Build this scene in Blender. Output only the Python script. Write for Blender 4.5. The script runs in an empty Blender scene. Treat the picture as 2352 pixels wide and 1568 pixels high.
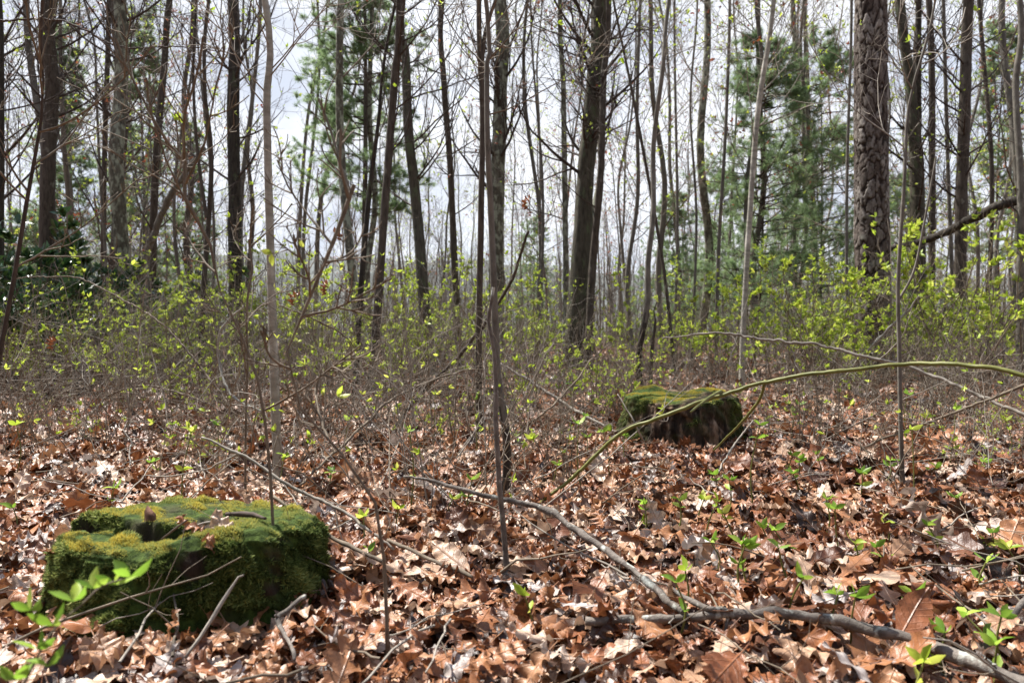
import bpy, math
import numpy as np

# ------------------------------------------------------------------ camera, sky, sun, exposure
S = bpy.context.scene
COL = S.collection
F = 1568.0                      # focal length in units of a 2352 px wide picture (24 mm on 36 mm)
CZ = 0.60                       # eye height of the camera over the litter
PITCH = math.atan(39.0 / F)
cam = bpy.data.cameras.new('camera'); camo = bpy.data.objects.new('camera', cam); COL.objects.link(camo)
cam.sensor_width = 36; cam.lens = 24; cam.clip_start = 0.05; cam.clip_end = 3000
camo.location = (0, 0, CZ); camo.rotation_euler = (math.pi / 2 - PITCH, 0, 0)
cam.dof.use_dof = True; cam.dof.focus_distance = 2.3; cam.dof.aperture_fstop = 5.0
S.camera = camo

SUN_EL, SUN_AZ = math.radians(57), math.radians(-48)        # azimuth from +Y, negative = to the left
w = bpy.data.worlds.new('World'); S.world = w; w.use_nodes = True
nt = w.node_tree; nt.nodes.clear()
out = nt.nodes.new('ShaderNodeOutputWorld'); bg = nt.nodes.new('ShaderNodeBackground')
sky = nt.nodes.new('ShaderNodeTexSky'); sky.sky_type = 'NISHITA'; sky.sun_disc = False
sky.sun_elevation = SUN_EL; sky.sun_rotation = SUN_AZ
tc = nt.nodes.new('ShaderNodeTexCoord'); mp = nt.nodes.new('ShaderNodeMapping')
mp.inputs['Scale'].default_value = (1.0, 1.0, 2.4)
nz = nt.nodes.new('ShaderNodeTexNoise'); nz.inputs['Scale'].default_value = 2.6
nz.inputs['Detail'].default_value = 7; nz.inputs['Roughness'].default_value = 0.58
cr = nt.nodes.new('ShaderNodeValToRGB')
cr.color_ramp.elements[0].position = 0.22; cr.color_ramp.elements[0].color = (0.80, 0.80, 0.80, 1)
cr.color_ramp.elements[1].position = 0.50; cr.color_ramp.elements[1].color = (1, 1, 1, 1)
nz2 = nt.nodes.new('ShaderNodeTexNoise'); nz2.inputs['Scale'].default_value = 4.5; nz2.inputs['Detail'].default_value = 6
cc = nt.nodes.new('ShaderNodeValToRGB')
cc.color_ramp.elements[0].position = 0.36; cc.color_ramp.elements[0].color = (3.1, 3.35, 3.9, 1)
cc.color_ramp.elements[1].position = 0.60; cc.color_ramp.elements[1].color = (4.9, 5.05, 5.35, 1)
mx = nt.nodes.new('ShaderNodeMix'); mx.data_type = 'RGBA'
L = nt.links.new
L(tc.outputs['Generated'], mp.inputs['Vector']); L(mp.outputs[0], nz.inputs['Vector']); L(mp.outputs[0], nz2.inputs['Vector'])
L(nz.outputs['Fac'], cr.inputs[0]); L(nz2.outputs['Fac'], cc.inputs[0])
sxyz = nt.nodes.new('ShaderNodeSeparateXYZ'); L(tc.outputs['Generated'], sxyz.inputs[0])
el = nt.nodes.new('ShaderNodeMapRange'); L(sxyz.outputs[2], el.inputs[0]); el.interpolation_type = 'SMOOTHSTEP'
for i_, v_ in ((1, 0.46), (2, 0.80), (3, 1.0), (4, 0.10)): el.inputs[i_].default_value = v_
cm = nt.nodes.new('ShaderNodeMath'); cm.operation = 'MULTIPLY'; L(cr.outputs[0], cm.inputs[0]); L(el.outputs[0], cm.inputs[1])
L(cm.outputs[0], mx.inputs[0]); L(sky.outputs[0], mx.inputs[6]); L(cc.outputs[0], mx.inputs[7])
L(mx.outputs[2], bg.inputs['Color']); bg.inputs['Strength'].default_value = 0.10
L(bg.outputs[0], out.inputs[0])
sun = bpy.data.lights.new('sun', 'SUN'); suno = bpy.data.objects.new('sun', sun); COL.objects.link(suno)
sun.energy = 5.0; sun.angle = math.radians(0.7); sun.color = (1.0, 0.955, 0.89)
suno.rotation_euler = (math.pi / 2 - SUN_EL, 0, math.pi - SUN_AZ)   # light comes from azimuth SUN_AZ
suno.location = (-10, 20, 30)
S.view_settings.view_transform = 'Standard'; S.view_settings.look = 'None'; S.view_settings.gamma = 1
S.view_settings.exposure = 1.32
S.cycles.max_bounces = 5; S.cycles.diffuse_bounces = 2; S.cycles.glossy_bounces = 2
S.cycles.transmission_bounces = 3; S.cycles.transparent_max_bounces = 4; S.cycles.volume_bounces = 0
S.cycles.caustics_reflective = False; S.cycles.caustics_refractive = False
S.cycles.sample_clamp_indirect = 4

# ------------------------------------------------------------------ pixel helpers
A_ = math.pi / 2 - PITCH
def ray(x, y):
    u, v = (x - 1176) / F, -(y - 784) / F
    return np.array([u, v * math.cos(A_) + math.sin(A_), v * math.sin(A_) - math.cos(A_)])
def P(x, y, d):                       # the point seen at (x, y), d metres in front of the camera
    r = ray(x, y); return np.array([0, 0, CZ]) + r * (d / r[1])
def G(x, y, s=0.0):                   # the point seen at (x, y), s metres over level ground
    r = ray(x, y); return np.array([0, 0, CZ]) + r * ((s - CZ) / r[2])
def pix(p):                           # world -> picture
    q = np.asarray(p, float) - np.array([0, 0, CZ])
    yc = q[1] * math.cos(A_) + q[2] * math.sin(A_); zc = q[1] * math.sin(A_) - q[2] * math.cos(A_)
    zc = max(zc, 1e-3)
    return 1176 + F * q[0] / zc, 784 - F * yc / zc

# ------------------------------------------------------------------ noise
def _h(ix, iy, iz=0, seed=0):
    n = (np.asarray(ix, np.int64) * 374761393 + np.asarray(iy, np.int64) * 668265263 + np.asarray(iz, np.int64) * 2147483647 + seed * 1274126177) & 0xFFFFFFFF
    n = ((n ^ (n >> 13)) * 1274126177) & 0xFFFFFFFF
    n = ((n ^ (n >> 16)) * 2246822519) & 0xFFFFFFFF
    return ((n ^ (n >> 15)) & 0xFFFFFF) / float(0xFFFFFF)
def vnoise(x, y, seed=0):
    x = np.asarray(x, float); y = np.asarray(y, float)
    ix, iy = np.floor(x), np.floor(y); fx, fy = x - ix, y - iy
    fx = fx * fx * (3 - 2 * fx); fy = fy * fy * (3 - 2 * fy)
    ix = ix.astype(np.int64); iy = iy.astype(np.int64)
    a = _h(ix, iy, 0, seed); b = _h(ix + 1, iy, 0, seed); c = _h(ix, iy + 1, 0, seed); d = _h(ix + 1, iy + 1, 0, seed)
    return (a * (1 - fx) + b * fx) * (1 - fy) + (c * (1 - fx) + d * fx) * fy
def fbm(x, y, o=3, seed=0):
    s = 0; a = 0.5
    for k in range(o):
        s = s + a * (vnoise(np.asarray(x) * 2 ** k + 17.3 * k, np.asarray(y) * 2 ** k + 5.1 * k, seed + k) - 0.5); a *= 0.5
    return s * 2
def worley(x, y, wrapx, seed=0):      # F1, F2, cell random
    ix, iy = np.floor(x).astype(np.int64), np.floor(y).astype(np.int64)
    f1 = np.full(x.shape, 9.0); f2 = np.full(x.shape, 9.0); cr_ = np.zeros(x.shape)
    for dx in (-1, 0, 1):
        for dy in (-1, 0, 1):
            cx, cy = ix + dx, iy + dy; hx = cx % wrapx
            px, py = cx + _h(hx, cy, 1, seed), cy + _h(hx, cy, 2, seed)
            d = np.maximum(np.abs(px - x), np.abs(py - y)) * 0.6 + np.hypot(px - x, py - y) * 0.4
            r = _h(hx, cy, 3, seed)
            m = d < f1
            f2 = np.where(m, f1, np.minimum(f2, d)); cr_ = np.where(m, r, cr_); f1 = np.where(m, d, f1)
    return f1, f2, cr_
def sstep(a, b, x):
    t = np.clip((x - a) / (b - a), 0, 1); return t * t * (3 - 2 * t)

def gh(x, y):                         # height of the ground
    x = np.asarray(x, float); y = np.asarray(y, float)
    r = np.hypot(x, y)
    z = 0.030 * fbm(x / 0.42, y / 0.42, 2, 3) + 0.060 * fbm(x / 1.9 + 4, y / 1.9, 2, 8) * sstep(0.8, 3, r)
    z = z * (1 - 0.8 * np.exp(-((x - 0.925) ** 2 + (y - 3.5) ** 2) / 0.5)) - 0.022 * np.exp(-((x - 0.925) ** 2 + (y - 3.45) ** 2) / 0.3)
    z = z * (1 - 0.8 * np.exp(-((x + 0.745) ** 2 + (y - 1.5) ** 2) / 0.3)) - 0.012 * np.exp(-((x + 0.745) ** 2 + (y - 1.4) ** 2) / 0.15)
    z = z + 0.5 * fbm(x / 14, y / 14, 2, 21) * sstep(9, 30, r)
    z = z - 0.045 * np.maximum(0, -x - 1.0) * sstep(4, 14, y) * sstep(70, 40, -x)
    z = z - 0.030 * np.clip(y - 13, 0, 90)
    up = sstep(130, 330, y)
    ridge = 24 + 15 * sstep(40, -110, x) + 9 * fbm(x / 70, y / 90, 3, 33)
    return z + up * ridge

# ------------------------------------------------------------------ mesh building
class MB:
    def __init__(s): s.V, s.Q, s.T, s.A, s.UV, s.MQ, s.MT, s.n = [], [], [], [], [], [], [], 0
    def add(s, V, Q=None, T=None, a=0.5, uv=None, m=0):
        V = np.asarray(V, float).reshape(-1, 3); k = len(V)
        s.V.append(V)
        if Q is not None: Q = np.asarray(Q, np.int64).reshape(-1, 4); s.Q.append(Q + s.n); s.MQ.append(np.full(len(Q), m))
        if T is not None: T = np.asarray(T, np.int64).reshape(-1, 3); s.T.append(T + s.n); s.MT.append(np.full(len(T), m))
        s.A.append(np.broadcast_to(np.asarray(a, float).reshape(-1) if np.ndim(a) else np.full(k, a), (k,)))
        s.UV.append(np.zeros((k, 2)) if uv is None else np.asarray(uv, float).reshape(-1, 2))
        s.n += k
    def tubes(s, Pt, R, sides=5, m=0, a=None):
        Pt = np.asarray(Pt, float); R = np.asarray(R, float)
        if Pt.ndim == 2: Pt = Pt[None]; R = R[None]
        k, n = R.shape
        T = np.gradient(Pt, axis=1); T /= np.linalg.norm(T, axis=2, keepdims=True) + 1e-12
        ref = np.eye(3)[np.argmin(np.abs(T.mean(1)), axis=1)][:, None, :]
        N = ref - (ref * T).sum(2, keepdims=True) * T; N /= np.linalg.norm(N, axis=2, keepdims=True) + 1e-12
        B = np.cross(T, N)
        an = np.arange(sides) * 2 * math.pi / sides
        V = Pt[:, :, None] + R[:, :, None, None] * (np.cos(an)[None, None, :, None] * N[:, :, None] + np.sin(an)[None, None, :, None] * B[:, :, None])
        i = np.arange(k)[:, None, None] * n * sides + np.arange(n - 1)[None, :, None] * sides
        j = np.arange(sides)[None, None, :]; j2 = (j + 1) % sides
        Q = np.stack([i + j, i + j2, i + sides + j2, i + sides + j], -1)
        if a is None: a = np.random.default_rng(k + n).random(k)
        a = np.repeat(np.broadcast_to(a, (k,)), n * sides)
        s.add(V, Q, a=a, m=m)
    def build(s, name, mats, parent=None, origin=(0, 0, 0), smooth=True):
        me = bpy.data.meshes.new(name)
        V = np.concatenate(s.V) - np.asarray(origin, float)
        Q = np.concatenate(s.Q) if s.Q else np.zeros((0, 4), np.int64)
        T = np.concatenate(s.T) if s.T else np.zeros((0, 3), np.int64)
        loops = np.concatenate([Q.ravel(), T.ravel()]).astype(np.int32)
        tot = np.concatenate([np.full(len(Q), 4), np.full(len(T), 3)]).astype(np.int32)
        st = np.concatenate([[0], np.cumsum(tot)[:-1]]).astype(np.int32)
        me.vertices.add(len(V)); me.vertices.foreach_set('co', V.astype(np.float32).ravel())
        me.loops.add(len(loops)); me.loops.foreach_set('vertex_index', loops)
        me.polygons.add(len(tot)); me.polygons.foreach_set('loop_start', st); me.polygons.foreach_set('loop_total', tot)
        mi = np.concatenate((s.MQ if s.MQ else []) + (s.MT if s.MT else [])).astype(np.int32)
        me.polygons.foreach_set('material_index', mi)
        if smooth: me.polygons.foreach_set('use_smooth', np.ones(len(tot), bool))
        me.update(calc_edges=True)
        at = me.attributes.new('rnd', 'FLOAT', 'POINT'); at.data.foreach_set('value', np.concatenate(s.A).astype(np.float32))
        uv = np.concatenate(s.UV)
        if uv.any():
            ul = me.uv_layers.new(name='UVMap'); ul.data.foreach_set('uv', uv[loops].astype(np.float32).ravel())
        for m in (mats if isinstance(mats, (list, tuple)) else [mats]): me.materials.append(m)
        o = bpy.data.objects.new(name, me); COL.objects.link(o)
        if parent is not None: o.parent = parent
        else: o.location = origin
        return o

def tag(o, label, cat, group=None):
    o['label'] = label; o['category'] = cat
    if group: o['group'] = group
    return o
def empty(name, loc, label, cat, group=None):
    o = bpy.data.objects.new(name, None); COL.objects.link(o); o.location = loc; o.empty_display_size = 0.1
    return tag(o, label, cat, group)
def copy_tree(o, loc, rz, sc, label, par=None):
    c = o.copy(); COL.objects.link(c)
    if par is None:
        c.location = loc; c.rotation_euler = (0, 0, rz); c.scale = (sc, sc, sc); c['label'] = label
    else: c.parent = par
    for ch in KIDS.get(o.name, []): copy_tree(ch, None, 0, 1, None, c)
    return c
KIDS = {}
def kid(parent, child): KIDS.setdefault(parent.name, []).append(child); return child

# ------------------------------------------------------------------ materials
class Mat:
    def __init__(s, name):
        s.m = bpy.data.materials.new(name); s.m.use_nodes = True; s.t = s.m.node_tree; s.t.nodes.clear()
        s.out = s.n('ShaderNodeOutputMaterial')
    def n(s, kind, **kw):
        q = s.t.nodes.new(kind)
        for k, v in kw.items():
            if hasattr(q, k): setattr(q, k, v)
            else: q.inputs[k.replace('_', ' ')].default_value = v
        return q
    def l(s, a, b): s.t.links.new(a, b)
    def ramp(s, src, stops):
        r = s.n('ShaderNodeValToRGB'); e = r.color_ramp.elements
        while len(e) < len(stops): e.new(0.5)
        for q, (p, c) in zip(e, stops): q.position = p; q.color = (*c, 1)
        s.l(src, r.inputs[0]); return r.outputs[0]
    def mix(s, f, a, b, mode='MIX'):
        q = s.n('ShaderNodeMix', data_type='RGBA', blend_type=mode)
        for i, v in ((0, f), (6, a), (7, b)):
            if hasattr(v, 'links'): s.l(v, q.inputs[i])
            elif i == 0: q.inputs[0].default_value = v
            else: q.inputs[i].default_value = (*v, 1)
        return q.outputs[2]
    def noise(s, scale, detail=4, rough=0.55, sc=(1, 1, 1), coord='Object'):
        tc = s.n('ShaderNodeTexCoord'); mp = s.n('ShaderNodeMapping'); mp.inputs['Scale'].default_value = sc
        s.l(tc.outputs[coord], mp.inputs[0])
        q = s.n('ShaderNodeTexNoise'); q.inputs['Scale'].default_value = scale; q.inputs['Detail'].default_value = detail; q.inputs['Roughness'].default_value = rough
        s.l(mp.outputs[0], q.inputs['Vector']); return q.outputs['Fac']
    def rnd(s): return s.n('ShaderNodeAttribute', attribute_name='rnd').outputs['Fac']
    def bsdf(s, col, rough=0.7, spec=0.4, bump=None, dist=0.01, strength=0.6, trans=0.0, tcol=None):
        b = s.n('ShaderNodeBsdfPrincipled'); b.inputs['Roughness'].default_value = rough; b.inputs['Specular IOR Level'].default_value = spec
        if hasattr(col, 'links'): s.l(col, b.inputs['Base Color'])
        else: b.inputs['Base Color'].default_value = (*col, 1)
        if hasattr(rough, 'links'): s.l(rough, b.inputs['Roughness'])
        if bump is not None:
            u = s.n('ShaderNodeBump'); u.inputs['Strength'].default_value = strength; u.inputs['Distance'].default_value = dist
            s.l(bump, u.inputs['Height']); s.l(u.outputs[0], b.inputs['Normal'])
        o = b.outputs[0]
        if trans:
            t = s.n('ShaderNodeBsdfTranslucent')
            c = tcol if tcol is not None else col
            if hasattr(c, 'links'): s.l(c, t.inputs['Color'])
            else: t.inputs['Color'].default_value = (*c, 1)
            mxs = s.n('ShaderNodeMixShader'); mxs.inputs[0].default_value = trans
            s.l(o, mxs.inputs[1]); s.l(t.outputs[0], mxs.inputs[2]); o = mxs.outputs[0]
        s.l(o, s.out.inputs['Surface']); return s.m

def m_ground():
    M = Mat('forest_soil')
    c = M.ramp(M.noise(9, 8, 0.7), [(0.25, (0.045, 0.025, 0.016)), (0.5, (0.13, 0.072, 0.045)), (0.72, (0.25, 0.15, 0.10))])
    return M.bsdf(c, 0.9, 0.2, M.noise(30, 6, 0.7), 0.03, 0.8)
def m_hills():
    M = Mat('wooded_hills')
    c = M.ramp(M.noise(0.12, 8, 0.7), [(0.3, (0.10, 0.11, 0.11)), (0.7, (0.20, 0.21, 0.20))])
    return M.bsdf(c, 1.0, 0.0)
def m_leaf():
    M = Mat('dry_oak_leaf')
    a = M.rnd()
    c = M.ramp(a, [(0.0, (0.040, 0.020, 0.012)), (0.14, (0.10, 0.038, 0.018)), (0.34, (0.26, 0.092, 0.034)), (0.52, (0.35, 0.165, 0.075)),
                   (0.66, (0.42, 0.26, 0.16)), (0.84, (0.54, 0.41, 0.31)), (1.0, (0.45, 0.40, 0.37))])
    blot = M.ramp(M.noise(38, 5, 0.65), [(0.30, (0.55, 0.50, 0.48)), (0.55, (1, 1, 1))])
    c = M.mix(0.85, c, blot, 'MULTIPLY')
    uv = M.n('ShaderNodeUVMap'); sx = M.n('ShaderNodeSeparateXYZ'); M.l(uv.outputs[0], sx.inputs[0])
    ab = M.n('ShaderNodeMath', operation='ABSOLUTE'); M.l(sx.outputs[0], ab.inputs[0])
    mid = M.n('ShaderNodeMapRange'); M.l(ab.outputs[0], mid.inputs[0]); mid.inputs[1].default_value = 0.0; mid.inputs[2].default_value = 0.055; mid.inputs[3].default_value = 1; mid.inputs[4].default_value = 0
    # side veins run obliquely forward from the midrib
    k = M.n('ShaderNodeMath', operation='MULTIPLY_ADD'); M.l(ab.outputs[0], k.inputs[0]); k.inputs[1].default_value = -0.22; M.l(sx.outputs[1], k.inputs[2])
    k2 = M.n('ShaderNodeMath', operation='MULTIPLY'); M.l(k.outputs[0], k2.inputs[0]); k2.inputs[1].default_value = 48
    sn = M.n('ShaderNodeMath', operation='SINE'); M.l(k2.outputs[0], sn.inputs[0])
    sv = M.n('ShaderNodeMapRange'); M.l(sn.outputs[0], sv.inputs[0]); sv.inputs[1].default_value = 0.9; sv.inputs[2].default_value = 1.0; sv.inputs[3].default_value = 0; sv.inputs[4].default_value = 0.5
    mxv = M.n('ShaderNodeMath', operation='MAXIMUM'); M.l(mid.outputs[0], mxv.inputs[0]); M.l(sv.outputs[0], mxv.inputs[1])
    f = M.n('ShaderNodeMath', operation='MULTIPLY'); M.l(mxv.outputs[0], f.inputs[0]); f.inputs[1].default_value = 0.45
    c2 = M.mix(f.outputs[0], c, (0.24, 0.115, 0.06))
    hh = M.n('ShaderNodeMath', operation='MULTIPLY_ADD'); M.l(mxv.outputs[0], hh.inputs[0]); hh.inputs[1].default_value = 0.6; M.l(M.noise(60, 5, 0.6), hh.inputs[2])
    return M.bsdf(c2, 0.43, 0.5, hh.outputs[0], 0.004, 0.7, 0.16, c)
def m_green(name, stops, rough=0.45, trans=0.4, spec=0.4):
    M = Mat(name); c = M.ramp(M.rnd(), stops); return M.bsdf(c, rough, spec, None, trans=trans)
def m_bark(name, stops, scale, sc, lich=None, lamt=0.5, lscale=9, bump=0.012, rough=0.85, spec=0.25, stren=0.9):
    M = Mat(name); n = M.noise(scale, 7, 0.65, sc)
    c = M.ramp(n, stops)
    if lich is not None:
        f = M.ramp(M.noise(lscale, 5, 0.6, (1, 1, 0.55)), [(lamt, (0, 0, 0)), (lamt + 0.10, (1, 1, 1))])
        c = M.mix(f, c, lich)
    return M.bsdf(c, rough, spec, n, bump, stren)
def m_pine():
    M = Mat('scaly_pine_bark')
    c = M.ramp(M.rnd(), [(0.0, (0.012, 0.008, 0.007)), (0.18, (0.04, 0.026, 0.020)), (0.42, (0.085, 0.062, 0.050)), (0.7, (0.165, 0.138, 0.120)), (1.0, (0.33, 0.30, 0.27))])
    v = M.ramp(M.noise(40, 6, 0.7, (1, 1, 0.5)), [(0.3, (0.55, 0.55, 0.55)), (0.65, (1, 1, 1))])
    c = M.mix(0.9, c, v, 'MULTIPLY')
    g = M.ramp(M.noise(7, 5, 0.65), [(0.60, (0, 0, 0)), (0.72, (1, 1, 1))])
    return M.bsdf(M.mix(g, c, (0.16, 0.155, 0.13)), 0.85, 0.25, M.noise(55, 6, 0.7, (1, 1, 0.4)), 0.012, 0.8)
def m_moss():
    M = Mat('moss')
    c = M.ramp(M.rnd(), [(0.0, (0.035, 0.055, 0.016)), (0.30, (0.10, 0.145, 0.040)), (0.55, (0.25, 0.30, 0.09)), (0.82, (0.44, 0.46, 0.16)), (1.0, (0.56, 0.47, 0.10))])
    return M.bsdf(c, 0.8, 0.15, None, trans=0.3)
def m_stump(name, stops, moss=True):
    M = Mat(name); n = M.noise(18, 7, 0.65, (1, 1, 0.35))
    c = M.ramp(n, stops)
    if moss:
        f = M.rnd(); c = M.mix(f, c, M.ramp(M.noise(70, 4, 0.6), [(0.3, (0.018, 0.033, 0.008)), (0.7, (0.075, 0.115, 0.022))]))
    return M.bsdf(c, 0.9, 0.15, M.noise(45, 6, 0.7, (1, 1, 0.5)), 0.015, 1.0)

LEAF = m_leaf(); SOIL = m_ground()
LIME = m_green('lime_young_leaf', [(0, (0.26, 0.38, 0.03)), (0.5, (0.42, 0.54, 0.06)), (1, (0.60, 0.62, 0.13))], trans=0.5)
FRESH = m_green('fresh_green_leaf', [(0, (0.13, 0.25, 0.03)), (0.6, (0.27, 0.45, 0.05)), (1, (0.42, 0.56, 0.09))], trans=0.5)
EVER = m_green('glossy_evergreen_leaf', [(0, (0.015, 0.045, 0.016)), (0.6, (0.035, 0.085, 0.028)), (1, (0.075, 0.13, 0.035))], 0.3, 0.15, 0.55)
NEED = m_green('pine_needle', [(0, (0.14, 0.21, 0.11)), (0.6, (0.22, 0.32, 0.15)), (1, (0.34, 0.43, 0.18))], 0.5, 0.6)
REDBUD = m_green('red_bud', [(0, (0.22, 0.05, 0.03)), (1, (0.40, 0.14, 0.06))], 0.5, 0.3)
GREY = m_bark('smooth_grey_bark', [(0.3, (0.075, 0.067, 0.055)), (0.6, (0.165, 0.150, 0.128))], 22, (1, 1, 0.5), (0.27, 0.265, 0.225), 0.60, 14, 0.006)
PALE = m_bark('pale_banded_bark', [(0.3, (0.175, 0.165, 0.138)), (0.6, (0.34, 0.325, 0.28))], 16, (0.5, 0.5, 2.2), (0.47, 0.45, 0.40), 0.56, 12, 0.005)
DARK = m_bark('dark_furrowed_bark', [(0.3, (0.014, 0.011, 0.009)), (0.6, (0.055, 0.046, 0.036))], 34, (1, 1, 0.22), (0.075, 0.088, 0.05), 0.58, 12, 0.02)
BROWN = m_bark('brown_bark', [(0.3, (0.028, 0.022, 0.017)), (0.6, (0.090, 0.073, 0.058))], 40, (1, 1, 0.22), (0.17, 0.16, 0.13), 0.62, 12, 0.012)
LICH = m_bark('lichen_mottled_bark', [(0.3, (0.04, 0.036, 0.027)), (0.6, (0.13, 0.12, 0.09))], 30, (1, 1, 0.3), (0.28, 0.295, 0.225), 0.48, 13, 0.016)
MOSSY = m_bark('moss_stained_bark', [(0.3, (0.028, 0.024, 0.016)), (0.6, (0.085, 0.075, 0.055))], 30, (1, 1, 0.25), (0.085, 0.10, 0.055), 0.53, 10, 0.018)
TWIG = m_bark('brown_twig', [(0.3, (0.085, 0.067, 0.048)), (0.7, (0.22, 0.178, 0.132))], 30, (1, 1, 1), None, bump=0.002)
TWIGG = m_bark('grey_twig', [(0.3, (0.15, 0.13, 0.105)), (0.7, (0.34, 0.305, 0.26))], 30, (1, 1, 1), None, bump=0.002)
TWIGD = m_bark('dark_twig', [(0.3, (0.03, 0.022, 0.018)), (0.7, (0.085, 0.062, 0.05))], 30, (1, 1, 1), None, bump=0.002)
BRIAR = m_bark('green_briar_stem', [(0.3, (0.085, 0.095, 0.022)), (0.7, (0.19, 0.19, 0.055))], 25, (1, 1, 1), None, bump=0.002, rough=0.5)
DEADW = m_bark('weathered_grey_wood', [(0.3, (0.060, 0.050, 0.042)), (0.6, (0.185, 0.160, 0.138))], 26, (1, 1, 1), (0.46, 0.48, 0.43), 0.56, 30, 0.010)
FARB = m_bark('far_trunk_bark', [(0.3, (0.060, 0.055, 0.046)), (0.6, (0.155, 0.142, 0.12))], 6, (1, 1, 0.4), (0.22, 0.21, 0.18), 0.58, 3, 0.01)
MOSS = m_moss(); PINE = m_pine()
STUMP = m_stump('mossy_stump_wood', [(0.3, (0.02, 0.014, 0.010)), (0.6, (0.065, 0.046, 0.034))])
STUMP2 = m_stump('rotten_stump_wood', [(0.34, (0.012, 0.009, 0.007)), (0.48, (0.05, 0.034, 0.024)), (0.60, (0.20, 0.135, 0.09)), (0.72, (0.40, 0.30, 0.21))])
SPLINT = m_bark('broken_wood', [(0.3, (0.06, 0.03, 0.02)), (0.7, (0.19, 0.095, 0.06))], 40, (1, 1, 0.2), None, bump=0.006)

# ------------------------------------------------------------------ ground and hills
def axis(lims):                       # dense in the middle, growing outwards
    out = []
    for a, b, n in lims: out.append(np.linspace(a, b, n, endpoint=False))
    return np.concatenate(out + [[lims[-1][1]]])
def sheet(name, xs, ys, mat, fn):
    X, Y = np.meshgrid(xs, ys); Z = fn(X, Y); nx, ny = len(xs), len(ys)
    i = np.arange(ny - 1)[:, None] * nx + np.arange(nx - 1)[None]
    b = MB(); b.add(np.stack([X, Y, Z], -1), np.stack([i, i + 1, i + nx + 1, i + nx], -1)); o = b.build(name, mat); return o
gx = axis([(-320, -90, 24), (-90, -24, 34), (-24, -7, 50), (-7, 7, 240), (7, 24, 50), (24, 90, 34), (90, 320, 24)])
gy = axis([(-60, -8, 12), (-8, -1, 28), (-1, 10, 200), (10, 28, 70), (28, 90, 50), (90, 150, 16)])
sheet('ground', gx, gy, SOIL, lambda x, y: gh(x, y) - 0.035 * sstep(150, 120, y))['kind'] = 'structure'
hx = axis([(-900, -300, 16), (-300, 300, 120), (300, 900, 16)]); hy = axis([(150, 420, 70), (420, 800, 12)])
sheet('hills', hx, hy, m_hills(), lambda x, y: gh(np.clip(x, -320, 320), y) + 6 * fbm(x / 9, y / 14, 3, 77) * sstep(152, 175, y) + 14 * fbm(x / 160 + 3, y / 300, 2, 91) * sstep(160, 300, y))['kind'] = 'structure'

# ------------------------------------------------------------------ landmarks used for labels
LM_G = [('the front stump', 420, 1300), ('the rear stump', 1575, 965), ('the branch fork', 1570, 1405),
        ('the upright broken stick', 1150, 1190), ('the pale sapling foot', 640, 1080), ('the thick branch end', 2200, 1500),
        ('the slim right sapling foot', 2070, 1100), ('the mossy sapling foot', 1158, 1060)]
LM_T = [('the reddish left trunk', 115), ('the lichen mottled trunk', 276), ('the blackish trunk', 538), ('the pale left sapling', 618), ('the leaning brown trunk', 890),
        ('the crooked green trunk', 950), ('the twin centre saplings', 1118), ('the thick leaning oak', 1350), ('the elbowed sapling', 1500),
        ('the banded pale sapling', 1735), ('the scaly pine', 2002), ('the dark swollen trunk', 2100), ('the tall right trunk', 2220)]
ORD = ['first', 'second', 'third', 'fourth', 'fifth', 'sixth', 'seventh', 'eighth', 'ninth', 'tenth', 'eleventh', 'twelfth', 'thirteenth',
       'fourteenth', 'fifteenth', 'sixteenth', 'seventeenth', 'eighteenth', 'nineteenth', 'twentieth', 'twenty-first', 'twenty-second', 'twenty-third',
       'twenty-fourth', 'twenty-fifth', 'twenty-sixth', 'twenty-seventh', 'twenty-eighth', 'twenty-ninth', 'thirtieth']
def labels_for(items, marks):
    """items: list of (description, px, py). One label each: the how-manieth of its look on which side of which landmark."""
    buckets = {}
    for i, (d, x, y) in enumerate(items):
        if len(marks[0]) == 2: k = min(marks, key=lambda m: abs(m[1] - x)); dist = abs(k[1] - x); side = 'left' if x < k[1] else 'right'
        else:
            k = min(marks, key=lambda m: math.hypot((m[1] - x), 1.6 * (m[2] - y))); dist = math.hypot(k[1] - x, k[2] - y)
            dx, dy = x - k[1], (y - k[2]) * 1.6
            side = ('left' if dx < 0 else 'right') if abs(dx) > abs(dy) else ('behind' if dy < 0 else 'front')
        buckets.setdefault((d, k[0], side), []).append((dist, i))
    res = [None] * len(items)
    for (d, mk, side), v in buckets.items():
        v.sort()
        for q, (_, i) in enumerate(v):
            s = {'left': 'to the left of', 'right': 'to the right of', 'behind': 'behind', 'front': 'in front of'}[side]
            o = '' if len(v) == 1 else ORD[min(q, 29)] + ' '
            res[i] = ('%s, %s%s %s' % (d, o, s, mk)) if o else '%s %s %s' % (d, s, mk)
    return res

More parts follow.
